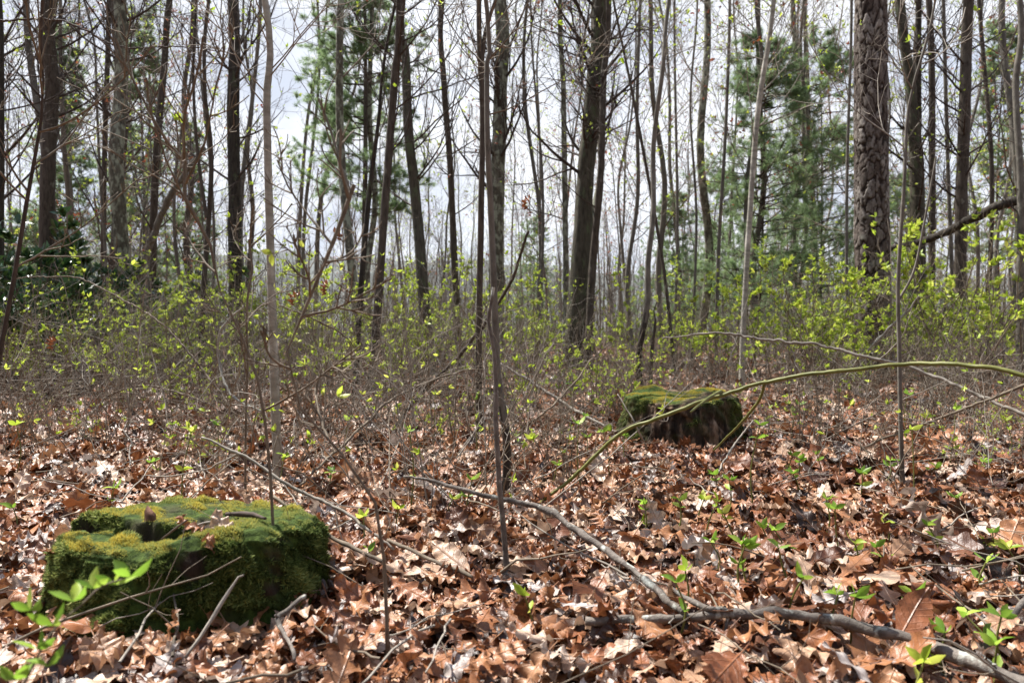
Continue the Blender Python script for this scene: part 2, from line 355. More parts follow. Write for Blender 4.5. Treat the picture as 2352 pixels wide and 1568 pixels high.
# ------------------------------------------------------------------ branching
def spawn(Pt, R, k, rng, t=(0.3, 0.95), ln=(0.3, 0.6), ang=(35, 65), n=6, up=0.1, wob=0.12, rs=0.55, tip=0.25, rmin=0.0012, absl=None):
    K, m, _ = Pt.shape
    seg = np.linalg.norm(np.diff(Pt, axis=1), axis=2).sum(1)
    tt = rng.uniform(t[0], t[1], (K, k)); f = tt * (m - 1); i0 = np.minimum(f.astype(int), m - 2); fr = f - i0
    ar = np.arange(K)[:, None]
    base = Pt[ar, i0] * (1 - fr)[..., None] + Pt[ar, i0 + 1] * fr[..., None]
    tan = Pt[ar, i0 + 1] - Pt[ar, i0]; tan /= np.linalg.norm(tan, axis=2, keepdims=True) + 1e-9
    r0 = R[ar, i0] * (1 - fr) + R[ar, i0 + 1] * fr
    pr = rng.normal(size=(K, k, 3)); pr -= (pr * tan).sum(2, keepdims=True) * tan; pr /= np.linalg.norm(pr, axis=2, keepdims=True) + 1e-9
    a = np.radians(rng.uniform(ang[0], ang[1], (K, k)))[..., None]
    d = np.cos(a) * tan + np.sin(a) * pr
    le = rng.uniform(ln[0], ln[1], (K, k)) * (seg[:, None] * (1.15 - 0.65 * tt) if absl is None else absl)
    out = np.zeros((K, k, n, 3)); out[:, :, 0] = base
    for j in range(1, n):
        d = d + rng.normal(size=d.shape) * wob + np.array([0, 0, up]) ; d /= np.linalg.norm(d, axis=2, keepdims=True)
        out[:, :, j] = out[:, :, j - 1] + d * (le / (n - 1))[..., None]
    rr = np.maximum(r0 * rs, rmin)[..., None] * np.linspace(1, tip, n)
    return out.reshape(K * k, n, 3), np.maximum(rr.reshape(K * k, n), rmin * 0.6)
def catmull(c, n):
    c = np.asarray(c, float)
    if len(c) == 2: return c[0] + (c[1] - c[0]) * np.linspace(0, 1, n)[:, None]
    e = np.vstack([2 * c[0] - c[1], c, 2 * c[-1] - c[-2]])
    s = np.concatenate([[0], np.cumsum(np.linalg.norm(np.diff(c, axis=0), axis=1))]); q = np.linspace(0, s[-1], n)
    i = np.clip(np.searchsorted(s, q, side='right') - 1, 0, len(c) - 2); u = ((q - s[i]) / (s[i + 1] - s[i]))[:, None]
    p0, p1, p2, p3 = e[i], e[i + 1], e[i + 2], e[i + 3]
    return 0.5 * (2 * p1 + (p2 - p0) * u + (2 * p0 - 5 * p1 + 4 * p2 - p3) * u ** 2 + (3 * p1 - p0 - 3 * p2 + p3) * u ** 3)
def small_leaves(b, pos, dirs, rng, size=(0.02, 0.035), wr=0.42, m=0, arch=0.25):
    """folded, pointed leaves: 2 x 3 quads each, growing from pos along dirs"""
    N = len(pos)
    d = dirs / (np.linalg.norm(dirs, axis=1, keepdims=True) + 1e-9)
    sd = np.cross(d, rng.normal(size=(N, 3))); sd /= np.linalg.norm(sd, axis=1, keepdims=True) + 1e-9
    up = np.cross(sd, d)
    Ls = rng.uniform(size[0], size[1], N)
    t = np.array([0, 0.3, 0.62, 1.0]); wt = np.array([0.10, 0.85, 0.9, 0.06]) * wr * 0.5
    ar = rng.normal(arch, 0.25, N); fo = rng.uniform(0.1, 0.6, N)
    V = np.zeros((N, 4, 3, 3))
    for i in range(4):
        c = pos + d * (t[i] * Ls)[:, None] - up * (ar * t[i] ** 2 * Ls * 0.6)[:, None]
        for j, s_ in enumerate((-1, 0, 1)):
            V[:, i, j] = c + sd * (s_ * wt[i] * Ls)[:, None] + up * (abs(s_) * wt[i] * fo * Ls)[:, None]
    i = np.arange(N)[:, None, None] * 12 + np.arange(3)[None, :, None] * 3; j = np.arange(2)[None, None]
    Q = np.stack([i + j, i + j + 1, i + j + 4, i + j + 3], -1)
    b.add(V, Q, a=np.repeat(rng.random(N), 12), m=m)

# ------------------------------------------------------------------ trees of the picture, one by one
TW = dict(grey=TWIGG, brown=TWIG, dark=TWIGD)
def trunk_mesh(b, pts, rad, sides, rough, seed, flare=0.35, rings=None):
    n = rings or max(10, int(np.linalg.norm(pts[-1] - pts[0]) / 0.09)); n = min(n, 150)
    s = np.linspace(0, 1, len(rad)); C = catmull(pts, n); R = np.interp(np.linspace(0, 1, n), s, rad)
    h = np.linalg.norm(C - C[0], axis=1); R = R * (1 + flare * (np.exp(-h / (R[0] * 2.2)) + (0.9 * np.exp(-h / (R[0] * 1.2 + 0.015)) if R[0] < 0.06 else 0)))
    T = np.gradient(C, axis=0); T /= np.linalg.norm(T, axis=1, keepdims=True)
    N = np.array([1.0, 0, 0]) - T[:, :1] * T; N /= np.linalg.norm(N, axis=1, keepdims=True); B = np.cross(T, N)
    an = np.arange(sides) * 2 * math.pi / sides
    th = np.arange(sides) / sides * 6
    dsp = 1 + rough * fbm(np.abs(th - 3)[None, :] + 0 * h[:, None], h[:, None] * 3.0 + 0 * th[None], 3, seed) + rough * 0.7 * fbm(np.abs(th - 3)[None] * 3 + 0 * h[:, None], h[:, None] * 9, 2, seed + 5)
    V = C[:, None] + (R[:, None] * dsp)[..., None] * (np.cos(an)[None, :, None] * N[:, None] + np.sin(an)[None, :, None] * B[:, None])
    i = np.arange(n - 1)[:, None] * sides; j = np.arange(sides)[None]; j2 = (j + 1) % sides
    b.add(V, np.stack([i + j, i + j2, i + sides + j2, i + sides + j], -1)); return C, R
def tree(name, label, cat, d, ctrl, wpx, mat, H, twig=TWIG, nb=10, seed=1, budn=0, bud=LIME, start=0.15, blen=(0.8, 1.9), sides=12, rough=0.12,
         group=None, ang=(40, 75), up=0.06, fork=None, dens=1.0, budsize=(0.02, 0.04), flare=0.35, mossh=0):
    """ctrl: (x, y) picture points from the foot upwards, all at distance d; wpx: widths there; H: height of the whole tree"""
    rng = np.random.default_rng(seed)
    pts = [P(x, y, d) for x, y in ctrl]; rad = [w_ * d / F / 2 * (0.84 if d > 6 else 0.92) for w_ in wpx]
    foot = pts[0].copy(); g0 = float(gh(foot[0], d))
    if foot[2] > g0 + 0.02:
        k = pts[0] - pts[1]; q = pts[0] + k * ((foot[2] - g0 + 0.04) / max(1e-3, -k[2])) * np.array([0.5, 0, 1]); q[2] = g0 - 0.05
        pts.insert(0, q); rad.insert(0, rad[0] * 1.08)
    else: pts[0][2] = g0 - 0.04
    for i in range(1, len(pts)): pts[i][1] += rng.normal() * 0.015 * d * 0.3
    top = pts[-1]; k = pts[-1] - pts[-2]; k /= np.linalg.norm(k); k = k * np.array([0.6, 0.6, 1]); rest = max(0.3, H - top[2])
    for f in (0.35, 0.7, 1.0):
        pts.append(top + k * rest * f + rng.normal(size=3) * np.array([1, 1, 0]) * 0.03 * rest); rad.append(max(0.004, rad[len(pts) - 2 if f == .35 else -1] * (0.85 if f < 0.6 else 0.55 if f < 0.9 else 0.3)))
    org = np.array([pts[0][0], pts[0][1], g0])
    # even out spacing of radii with arc length
    pts = np.array(pts); s = np.concatenate([[0], np.cumsum(np.linalg.norm(np.diff(pts, axis=0), axis=1))]); s /= s[-1]
    rq = np.interp(np.linspace(0, 1, 60), s, rad)
    o = empty(name, org, label, cat, group)
    b = MB(); C, R = trunk_mesh(b, pts, rq, sides, rough, seed, flare); 
    if fork is not None:
        fp = [P(x, y, d) for x, y in fork[0]]; fc = catmull(fp, 24); fr = np.linspace(fork[1] * d / F / 2, fork[1] * d / F / 2 * 0.6, 24); b.tubes(fc, fr, sides)
    mats = [mat]
    if mossh:
        mats = [mat, DARK]; V_ = b.V[0]; q_ = b.Q[0]; zf = V_[q_][:, :, 2].mean(1) - org[2]; b.MQ[0] = (zf < mossh * (1 + 0.35 * (np.sin(np.arange(len(zf)) * 2 * math.pi / sides)))).astype(int)
    tr = kid(o, b.build('trunk', mats, o, org))
    if nb:
        c = MB(); 
        vf = float(np.clip((CZ + d * 0.50 + 0.6) / H, 0.25, 0.97)); n1 = int(nb * 1.25); n0 = max(2, int(nb * 0.28))
        s_ = min(start, vf * 0.5)
        p1, r1 = spawn(C[None], R[None], n1, rng, (s_, vf), (blen[0] / 3, blen[1] / 3), ang, 9, up + 0.05, 0.09, 0.22, 0.2, 0.003, absl=3.0)
        pb, rb = spawn(C[None], R[None], n0, rng, (vf, 0.98), (blen[0] / 3, blen[1] / 3), ang, 7, up + 0.05, 0.09, 0.25, 0.2, 0.004, absl=3.0)
        pb2, rb2 = spawn(pb, rb, 4, rng, (0.2, 0.97), (0.3, 0.65), (28, 60), 5, 0.06, 0.12, 0.6, 0.3, 0.0022)
        p2, r2 = spawn(p1, r1, int(6 * dens), rng, (0.1, 0.97), (0.25, 0.65), (28, 60), 6, 0.06, 0.12, 0.6, 0.3, 0.0020)
        p3, r3 = spawn(p2, r2, int(4 * dens), rng, (0.2, 1.0), (0.35, 0.75), (25, 65), 4, 0.05, 0.2, 0.65, 0.4, 0.0015)
        c.tubes(p1, r1, 5); c.tubes(p2, r2, 4); c.tubes(p3, r3, 3); c.tubes(pb, rb, 5); c.tubes(pb2, rb2, 3)
        cr_ = kid(o, c.build('crown', twig, o, org))
        if budn:
            q = MB(); pick = rng.integers(0, len(p3), budn); pos = np.repeat(p3[pick, -1], 3, axis=0); dr = np.repeat(p3[pick, -1] - p3[pick, -2], 3, axis=0)
            dr /= np.linalg.norm(dr, axis=1, keepdims=True) + 1e-9; small_leaves(q, pos, dr + rng.normal(size=dr.shape) * 0.7, rng, (0.014, 0.026) if d < 4 else budsize, 0.5)
            kid(cr_, q.build('foliage', bud, cr_, org))
    return o

def p_(*a): return list(zip(a[0::2], a[1::2]))
tree('tree', 'dark trunk cut by the left edge of the picture', 'tree', 7.5, p_(-6, 700, -6, 300, -8, 0), [26, 24, 22], DARK, 11, TWIGD, 9, 1)
tree('pine_tree', 'reddish brown trunk near the left edge behind dark evergreen leaves', 'tree', 10, p_(106, 640, 112, 400, 122, 200, 130, 0), [38, 36, 35, 34], BROWN, 16, TWIGD, 12, 2)
tree('tree', 'stout lichen mottled grey green trunk standing straight, left of the blackish trunk', 'tree', 10, p_(282, 700, 278, 400, 276, 200, 278, 0), [38, 36, 34, 32], LICH, 17, TWIGD, 14, 3, 60, sides=20)
tree('tree', 'slim dark trunk just left of the stout lichen mottled trunk', 'tree', 13, p_(240, 720, 240, 400, 243, 0), [14, 13, 12], BROWN, 13, TWIGD, 10, 4)
tree('tree', 'medium brown trunk leaning right, between mottled trunk and blackish trunk', 'tree', 13, p_(352, 680, 362, 400, 378, 150, 388, 0), [20, 19, 17, 16], BROWN, 15, TWIGD, 12, 5, 60)
tree('tree', 'sinuous thin dark forked tree left of the blackish trunk', 'tree', 7, p_(462, 900, 462, 700, 480, 380, 478, 200, 480, 0), [16, 14, 12, 10, 9], BROWN, 9, TWIGD, 13, 6, 50, fork=(p_(474, 500, 452, 330, 444, 150, 455, -60), 8))
tree('tree', 'blackish furrowed straight trunk, darkest on the left side', 'tree', 9, p_(540, 740, 538, 450, 536, 250, 538, 0), [36, 33, 31, 28], DARK, 16, TWIGD, 12, 7, 70, sides=24, rough=0.16)
tree('sapling', 'smooth pale grey sapling with its foot in the leaves behind the front stump', 'sapling', 2.75, p_(640, 1085, 634, 850, 624, 560, 616, 250, 609, 0), [22, 22, 19, 18, 15], PALE, 5.5, TWIGG, 9, 8, 26, sides=16, rough=0.07, start=0.28, blen=(0.4, 1.0))
tree('tree', 'thin far tree curving right against the white sky', 'tree', 18, p_(686, 700, 690, 480, 712, 260, 742, 80, 750, -20), [12, 10, 8, 6, 5], FARB, 13, TWIG, 12, 9, 140, start=0.3)
tree('tree', 'thin far tree leaning right beside the green pine', 'tree', 17, p_(728, 700, 736, 480, 770, 330, 815, 200), [14, 12, 10, 7], FARB, 9, TWIG, 10, 10, 120, start=0.3)
tree('tree', 'brown trunk leaning right, foot in front of the brush left of centre', 'tree', 6.0, p_(852, 905, 868, 700, 884, 450, 905, 180, 919, 0), [22, 21, 20, 20, 19], BROWN, 12, TWIGD, 14, 11, 40, sides=18)
tree('tree', 'slim dark companion trunk standing left of the leaning brown trunk', 'tree', 6.5, p_(817, 885, 826, 700, 846, 450, 868, 280, 884, 120), [17, 16, 14, 10, 8], DARK, 8, TWIGD, 10, 12)
tree('tree', 'crooked greenish dark trunk right of the leaning brown trunk', 'tree', 8, p_(985, 840, 976, 680, 955, 470, 938, 300, 930, 130, 922, 0), [34, 31, 28, 25, 24, 22], MOSSY, 13, TWIGD, 14, 13, 60, sides=18)
tree('tree', 'brown trunk leaning left at the top between crooked trunk and twin saplings', 'tree', 9, p_(1052, 760, 1045, 620, 1036, 400, 1022, 200, 1014, 0), [20, 18, 17, 16, 14], BROWN, 13, TWIGD, 12, 14, 60, bud=REDBUD)
tree('sapling', 'brown furrowed straight sapling, left one of the close pair at centre', 'sapling', 3.75, p_(1102, 1010, 1100, 820, 1105, 500, 1108, 250, 1100, 0), [17, 16, 15, 14, 13], BROWN, 6, TWIG, 10, 15, 30, sides=16, start=0.35, blen=(0.4, 1.1), fork=(p_(1106, 230, 1112, 90, 1145, -20), 12))
tree('sapling', 'smooth grey sapling with dark mossy crooked foot, right one of the close centre pair', 'sapling', 2.45, p_(1161, 1128, 1165, 1030, 1158, 960, 1142, 860, 1134, 660, 1127, 480, 1120, 330, 1118, 150, 1120, 40), [21, 20, 20, 19, 17, 16, 14, 12, 11], GREY, 4.6, TWIG, 8, 16, 22, sides=16, mossh=0.40, rough=0.08, start=0.42, blen=(0.4, 0.9))
tree('tree', 'stout grey green trunk partly hidden behind the centre pair of saplings', 'tree', 12, p_(1140, 690, 1142, 450, 1150, 200, 1148, 0), [42, 40, 38, 35], LICH, 18, TWIGD, 14, 17, 50, sides=20)
tree('tree', 'slender grey tree a little right of the centre pair', 'tree', 12, p_(1238, 700, 1240, 500, 1205, 220, 1212, 0), [12, 11, 10, 8], FARB, 12, TWIG, 12, 18, 80)
tree('tree', 'slim mottled grey trunk left of the thick leaning oak', 'tree', 11, p_(1300, 720, 1298, 450, 1294, 200, 1286, 0), [16, 15, 14, 12], LICH, 14, TWIGD, 14, 19, 80)
tree('tree', 'thick leaning mossy oak trunk right of centre', 'tree', 9, p_(1322, 770, 1334, 600, 1348, 380, 1368, 180, 1382, 0), [56, 52, 48, 47, 46], MOSSY, 17, TWIGD, 16, 20, 70, sides=28, rough=0.14)
tree('tree', 'brown twin trunk leaning close along the right of the thick oak', 'tree', 8.7, p_(1352, 780, 1362, 620, 1378, 400, 1388, 180, 1398, 0), [22, 21, 19, 17, 15], BROWN, 14, TWIGD, 12, 21, 40, sides=16)
tree('sapling', 'elbowed grey sapling with curved foot beside the rear stump', 'sapling', 6.4, p_(1470, 892, 1466, 810, 1485, 700, 1487, 600, 1500, 490, 1503, 330, 1520, 160, 1538, 0), [17, 16, 16, 15, 14, 13, 12, 11], GREY, 8.5, TWIGG, 13, 22, 90, sides=14, mossh=0.9, start=0.25)
tree('sapling', 'short brown broken stem standing right behind the elbowed sapling', 'stem', 6.3, p_(1493, 885, 1499, 800, 1503, 765), [11, 9, 8], BROWN, 0.62, TWIG, 0, 23)
tree('tree', 'thin straight grey tree right of the elbowed sapling', 'tree', 10, p_(1648, 780, 1652, 560, 1664, 300, 1676, 0), [11, 10, 9, 8], FARB, 12, TWIG, 12, 24, 100, bud=REDBUD)
tree('sapling', 'pale banded sapling leaning right behind the rear stump', 'sapling', 6.0, p_(1703, 905, 1708, 760, 1718, 560, 1738, 270, 1772, 0), [15, 14, 13, 13, 11], PALE, 8, TWIGG, 12, 25, 60, sides=14, start=0.25)
tree('tree', 'far greenish twin trunk, left stem of the two behind the pine foliage', 'tree', 20, p_(1866, 700, 1856, 450, 1840, 200, 1826, 0), [18, 16, 14, 13], LICH, 17, TWIG, 12, 26, 80)
tree('tree', 'far greenish twin trunk, right stem of the two behind the pine foliage', 'tree', 20.4, p_(1878, 700, 1868, 450, 1858, 200, 1846, 0), [14, 13, 12, 11], LICH, 17, TWIG, 12, 27, 80)
tree('tree', 'thin grey stem just left of the big scaly pine', 'tree', 9.5, p_(1940, 760, 1946, 400, 1955, 0), [8, 8, 7], GREY, 11, TWIG, 10, 28, 60)
tree('tree', 'dark swollen trunk bulging where a slimmer grey stem merges, right of the scaly pine', 'tree', 11, p_(2112, 740, 2108, 520, 2104, 380, 2090, 200, 2066, 0), [36, 36, 36, 26, 24], MOSSY, 15, TWIGD, 12, 29, 60, sides=20)
tree('tree', 'dark straight stem rising behind the swollen trunk', 'tree', 11.6, p_(2118, 640, 2112, 300, 2106, 0), [18, 16, 14], DARK, 15, TWIGD, 10, 30)
tree('tree', 'slim dark trunk with lit left side right of the swollen trunk', 'tree', 12, p_(2136, 720, 2142, 400, 2136, 0), [18, 17, 15], BROWN, 15, TWIGD, 12, 31)
tree('tree', 'medium brown straight trunk near the right edge', 'tree', 10, p_(2208, 760, 2212, 450, 2216, 250, 2228, 0), [30, 29, 28, 26], BROWN, 16, TWIGD, 14, 32, 50, sides=18)
tree('tree', 'grey trunk cut by the right edge of the picture', 'tree', 8, p_(2345, 760, 2342, 450, 2336, 200, 2342, 0), [19, 17, 15, 15], GREY, 12, TWIGD, 12, 33, 50)
tree('tree', 'slim purple grey trunk between the brown trunk and the right edge', 'tree', 12, p_(2268, 720, 2272, 400, 2262, 0), [12, 11, 10], BROWN, 13, TWIGD, 12, 34, 60)
tree('tree', 'slim grey trunk left of the brown trunk near the right edge', 'tree', 11, p_(2186, 740, 2182, 420, 2172, 0), [11, 10, 9], GREY, 12, TWIGD, 12, 35, 60)
tree('sapling', 'slim pale right sapling with a bent side stem, in front of the swollen trunk', 'sapling', 2.5, p_(2074, 1120, 2064, 960, 2064, 780, 2062, 640, 2076, 420, 2092, 240, 2130, 90, 2150, 0), [11, 10, 10, 9, 8, 7, 6, 5], GREY, 3.2, TWIGG, 7, 36, 16, sides=12, start=0.4, blen=(0.3, 0.8), fork=(p_(2064, 690, 2100, 620, 2125, 500, 2150, 360), 6))
tree('sapling', 'thin dark stem leaning right at the left edge with a yellow leaf', 'sapling', 1.7, p_(-60, 1270, -28, 1010, 0, 850, 32, 620, 62, 430, 90, 290, 112, 190), [12, 11, 11, 10, 9, 7, 5], TWIGD, 1.35, TWIG, 7, 37, 2, sides=10, start=0.6, blen=(0.2, 0.5), rough=0.05)
tree('tree', 'thin straight grey tree, first of four thin stems right of the elbowed sapling', 'tree', 9, p_(1552, 800, 1556, 500, 1550, 0), [9, 8, 6], GREY, 10, TWIG, 11, 38, 80, bud=REDBUD)
tree('tree', 'wavy thin stem, second of four thin stems right of the elbowed sapling', 'tree', 10, p_(1590, 790, 1600, 500, 1586, 240, 1600, 0), [8, 7, 6, 5], FARB, 10, TWIG, 11, 39, 90)
tree('tree', 'dark thin stem crossing behind the elbowed sapling, leaning left', 'tree', 7.5, p_(1545, 830, 1520, 600, 1460, 260, 1410, 0), [10, 9, 8, 6], BROWN, 9, TWIGD, 11, 40, 80)
tree('sapling', 'thin brown sapling rising through the front stump edge', 'sapling', 1.5, p_(642, 1370, 632, 1240, 618, 1060, 592, 870, 540, 740, 500, 645), [9, 8, 8, 7, 5, 3], TWIG, 0.74, TWIG, 4, 41, 3, sides=10, start=0.4, blen=(0.1, 0.35), rough=0.04)
tree('sapling', 'thin dark stem with forked top standing right of the front stump', 'sapling', 1.22, p_(893, 1530, 884, 1330, 874, 1190, 838, 1110, 780, 1040, 690, 930, 655, 830, 690, 760), [10, 9, 9, 7, 6, 6, 5, 4], TWIG, 0.66, TWIG, 5, 42, 4, sides=10, start=0.45, blen=(0.1, 0.3), rough=0.04)
tree('sapling', 'thin straight vertical stem behind the front stump, left of the pale sapling', 'sapling', 2.4, p_(563, 1140, 564, 960, 568, 800), [6, 6, 5], TWIG, 0.9, TWIG, 4, 43, 5, sides=8, start=0.6, blen=(0.15, 0.4), rough=0.03)
tree('sapling', 'upright broken grey stick standing in front of the mossy sapling foot', 'stick', 1.67, p_(1165, 1308, 1158, 1230, 1147, 1120, 1141, 1000, 1137, 938), [14, 14, 14, 14, 13], DEADW, 0.405, TWIG, 0, 44, sides=12, rough=0.10)

# the big scaly pine
def big_pine():
    d = 8.4; ctrl = p_(2006, 800, 2004, 640, 2001, 400, 2000, 200, 2000, 0); wp = [76, 72, 69, 67, 65]
    pts = [P(x, y, d) for x, y in ctrl]; rad = [q * d / F / 2 for q in wp]
    g0 = float(gh(pts[0][0], d)); f = pts[0].copy(); f[2] = g0 - 0.1; pts.insert(0, f); rad.insert(0, rad[0] * 1.15)
    for zz, rr in ((9, 0.145), (14, 0.11), (19, 0.04)): pts.append(np.array([pts[-1][0] + 0.05, d, zz])); rad.append(rr)
    pts = np.array(pts); s = np.concatenate([[0], np.cumsum(np.linalg.norm(np.diff(pts, axis=0), axis=1))])
    o = empty('pine_tree', (pts[0][0], d, g0), 'big pine with scaly red brown bark plates on the right', 'pine tree')
    zs = np.concatenate([np.linspace(0, 6.2, 520), np.linspace(6.2, s[-1], 90)[1:]]); sides = 120
    C = np.stack([np.interp(zs, s, pts[:, k]) for k in range(3)], 1); R = np.interp(zs, s, rad) * (1 + 0.35 * np.exp(-zs / 0.22))
    th = np.arange(sides) / sides; X = th[None] * 13 + 0 * zs[:, None]; Z = zs[:, None] / 0.20 + 0 * th[None]
    wx = np.cos(th * 2 * math.pi)[None] * 2.5; wy = np.sin(th * 2 * math.pi)[None] * 2.5
    X = X + 0.55 * fbm(Z * 1.1 + wx, wy + Z * 0.3, 2, 5); Z2 = Z + 0.7 * fbm(wx * 1.5 + Z * 0.3, wy * 1.5, 2, 9)
    jag = 0.14 * fbm(X * 3, Z2 * 10, 3, 31)
    f1, f2, c = worley(X, Z2, 13, 4); e1 = f2 - f1 + jag; plate = sstep(0.02, 0.16, e1)
    f1b, f2b, c2 = worley(X * 2 + 0.3, Z2 * 1.9, 26, 14); e2 = f2b - f1b + jag; flake = sstep(0.0, 0.10, e2)
    dsp = 0.017 * plate + 0.012 * (c - 0.5) * plate + 0.007 * flake * (0.4 + c2) + 0.006 * fbm(X * 4, Z2 * 3, 2, 30) - 0.016
    dsp = 0.8 * dsp * (0.65 + 0.7 * vnoise(zs * 1.3, zs * 0 + 3, 6))[:, None]
    an = th * 2 * math.pi
    V = C[:, None] + (R[:, None] + dsp)[..., None] * np.stack([np.cos(an), np.sin(an), 0 * an], 1)[None]
    n = len(zs); i = np.arange(n - 1)[:, None] * sides; j = np.arange(sides)[None]; j2 = (j + 1) % sides
    b = MB(); b.add(V, np.stack([i + j, i + j2, i + sides + j2, i + sides + j], -1), a=np.clip((0.15 + 0.85 * plate) * (0.35 + 0.65 * flake) * (0.28 + 0.35 * c + 0.40 * c2), 0, 1))
    org = np.array(o.location); kid(o, b.build('trunk', PINE, o, org))
    rng = np.random.default_rng(77); Cc = C[zs > 8.0][None]; Rc = R[zs > 8.0][None]
    p1, r1 = spawn(Cc, Rc, 34, rng, (0.05, 0.98), (0.5, 1.1), (60, 95), 8, 0.05, 0.1, 0.4, 0.25, 0.006, absl=2.4)
    p2, r2 = spawn(p1, r1, 7, rng, (0.3, 1), (0.3, 0.5), (30, 60), 5, 0.1, 0.15, 0.5, 0.4, 0.004)
    q = MB(); q.tubes(p1, r1, 6); q.tubes(p2, r2, 4); cr_ = q.build('crown', TWIGD, o, org)
    nq = MB(); needles(nq, p2, 5, 26, 0.14, 0.0022, rng); nq.build('foliage', NEED, cr_, org)
def needles(b, Pt, per, cnt, ln, wd, rng, tmin=0.25):
    K, m, _ = Pt.shape; t = rng.uniform(tmin, 1, (K, per)); f = t * (m - 1); i0 = np.minimum(f.astype(int), m - 2); fr = (f - i0)[..., None]
    ar = np.arange(K)[:, None]; c = (Pt[ar, i0] * (1 - fr) + Pt[ar, i0 + 1] * fr).reshape(-1, 3); d = (Pt[ar, i0 + 1] - Pt[ar, i0]).reshape(-1, 3)
    d /= np.linalg.norm(d, axis=1, keepdims=True) + 1e-9
    c = np.repeat(c, cnt, 0); d = np.repeat(d, cnt, 0); N = len(c)
    v = d * 0.55 + rng.normal(size=(N, 3)) * 0.55 + np.array([0, 0, 0.12]); v /= np.linalg.norm(v, axis=1, keepdims=True)
    sd = np.cross(v, rng.normal(size=(N, 3))); sd /= np.linalg.norm(sd, axis=1, keepdims=True) + 1e-9
    le = (ln * rng.uniform(0.7, 1.15, N))[:, None]; c = c + rng.normal(size=(N, 3)) * 0.015
    V = np.stack([c - sd * wd, c + sd * wd, c + v * le], 1)
    b.add(V, T=np.arange(N * 3).reshape(-1, 3), a=np.repeat(np.repeat(rng.random(N // cnt), cnt) * 0.7 + rng.random(N) * 0.3, 3))
big_pine()

# soft needled pines
def pine(name_label, loc, H, z0, rad, seed, nb=60, mat=BROWN, rt=0.07, dens=(6, 5, 22), drop=0.0, taper=0.75):
    rng = np.random.default_rng(seed); o = empty('pine_tree', loc, name_label, 'pine tree', 'soft needled pines')
    z = np.linspace(-0.1, H, 40); C = np.stack([0.05 * np.sin(z * 0.5 + seed), 0.04 * np.cos(z * 0.6), z], 1); R = rt * (1 - 0.9 * np.clip(z / H, 0, 1))
    b = MB(); b.tubes(C, R, 10); kid(o, b.build('trunk', mat, o))
    zz = rng.uniform(z0, H * 0.98, nb); az = rng.uniform(0, 2 * math.pi, nb); le = rad * (1 - taper * (zz - z0) / (H - z0)) * rng.uniform(0.55, 1.1, nb)
    d = np.stack([np.cos(az), np.sin(az), rng.uniform(0.0, 0.35, nb)], 1); p1 = np.zeros((nb, 8, 3)); p1[:, 0] = np.stack([0 * zz, 0 * zz, zz], 1)
    for k in range(1, 8):
        d = d + rng.normal(size=d.shape) * 0.08 + np.array([0, 0, -drop + 0.02]); d /= np.linalg.norm(d, axis=1, keepdims=True); p1[:, k] = p1[:, k - 1] + d * (le / 7)[:, None]
    r1 = np.linspace(0.014, 0.004, 8)[None] * np.ones((nb, 1))
    p2, r2 = spawn(p1, r1, dens[0], rng, (0.25, 1), (0.3, 0.55), (30, 65), 5, 0.03, 0.12, 0.5, 0.5, 0.003)
    q = MB(); q.tubes(p1, r1, 5); q.tubes(p2, r2, 3); cr_ = kid(o, q.build('crown', TWIGD, o))
    nq = MB(); needles(nq, p2, dens[1], dens[2], 0.11, 0.0030, rng); kid(cr_, nq.build('foliage', NEED, cr_)); return o
def at(px, d): p = P(px, 745, d); return (p[0], d, float(gh(p[0], d)))
pw = pine('tall soft green pine left of centre with needles high against the white sky', at(838, 14), 11.5, 2.9, 1.6, 5, 150, dens=(9, 6, 28))
ph = pine('feathery young green pine left of the big scaly pine, nearer of two', at(1745, 13), 6.0, 0.5, 2.0, 6, 140, rt=0.03, dens=(7, 5, 20), drop=0.02)
ph2 = pine('wider feathery young pine close to the big scaly pine', at(1880, 14.5), 6.8, 0.5, 2.0, 7, 135, rt=0.03, dens=(7, 5, 20), drop=0.03)
for lab, px, d, src, sc, rz in [('far pine with clumped needles behind the lichen mottled trunk', 330, 24, pw, 1.1, 1), ('far pine at the top left behind the reddish trunk', 160, 27, pw, 1.2, 2.2),
                        ('far pine between the mottled trunk and the blackish trunk', 440, 30, pw, 0.95, 4), ('far pine behind the right edge trunks', 2290, 30, pw, 1.25, 3),
                        ('low far pine behind the elbowed sapling', 1545, 22, ph, 0.85, 2), ('low far pine behind the banded sapling', 1660, 26, ph2, 1.05, 3),
                        ('low far pine just right of the big scaly pine', 2060, 23, ph, 1.0, 4.4), ('low far pine left of the thick leaning oak', 1225, 34, ph2, 1.0, 1.3), ('low far pine behind the reddish left trunk', 60, 20, ph, 0.8, 0.4)]:
    copy_tree(src, at(px, d), rz, sc, lab)

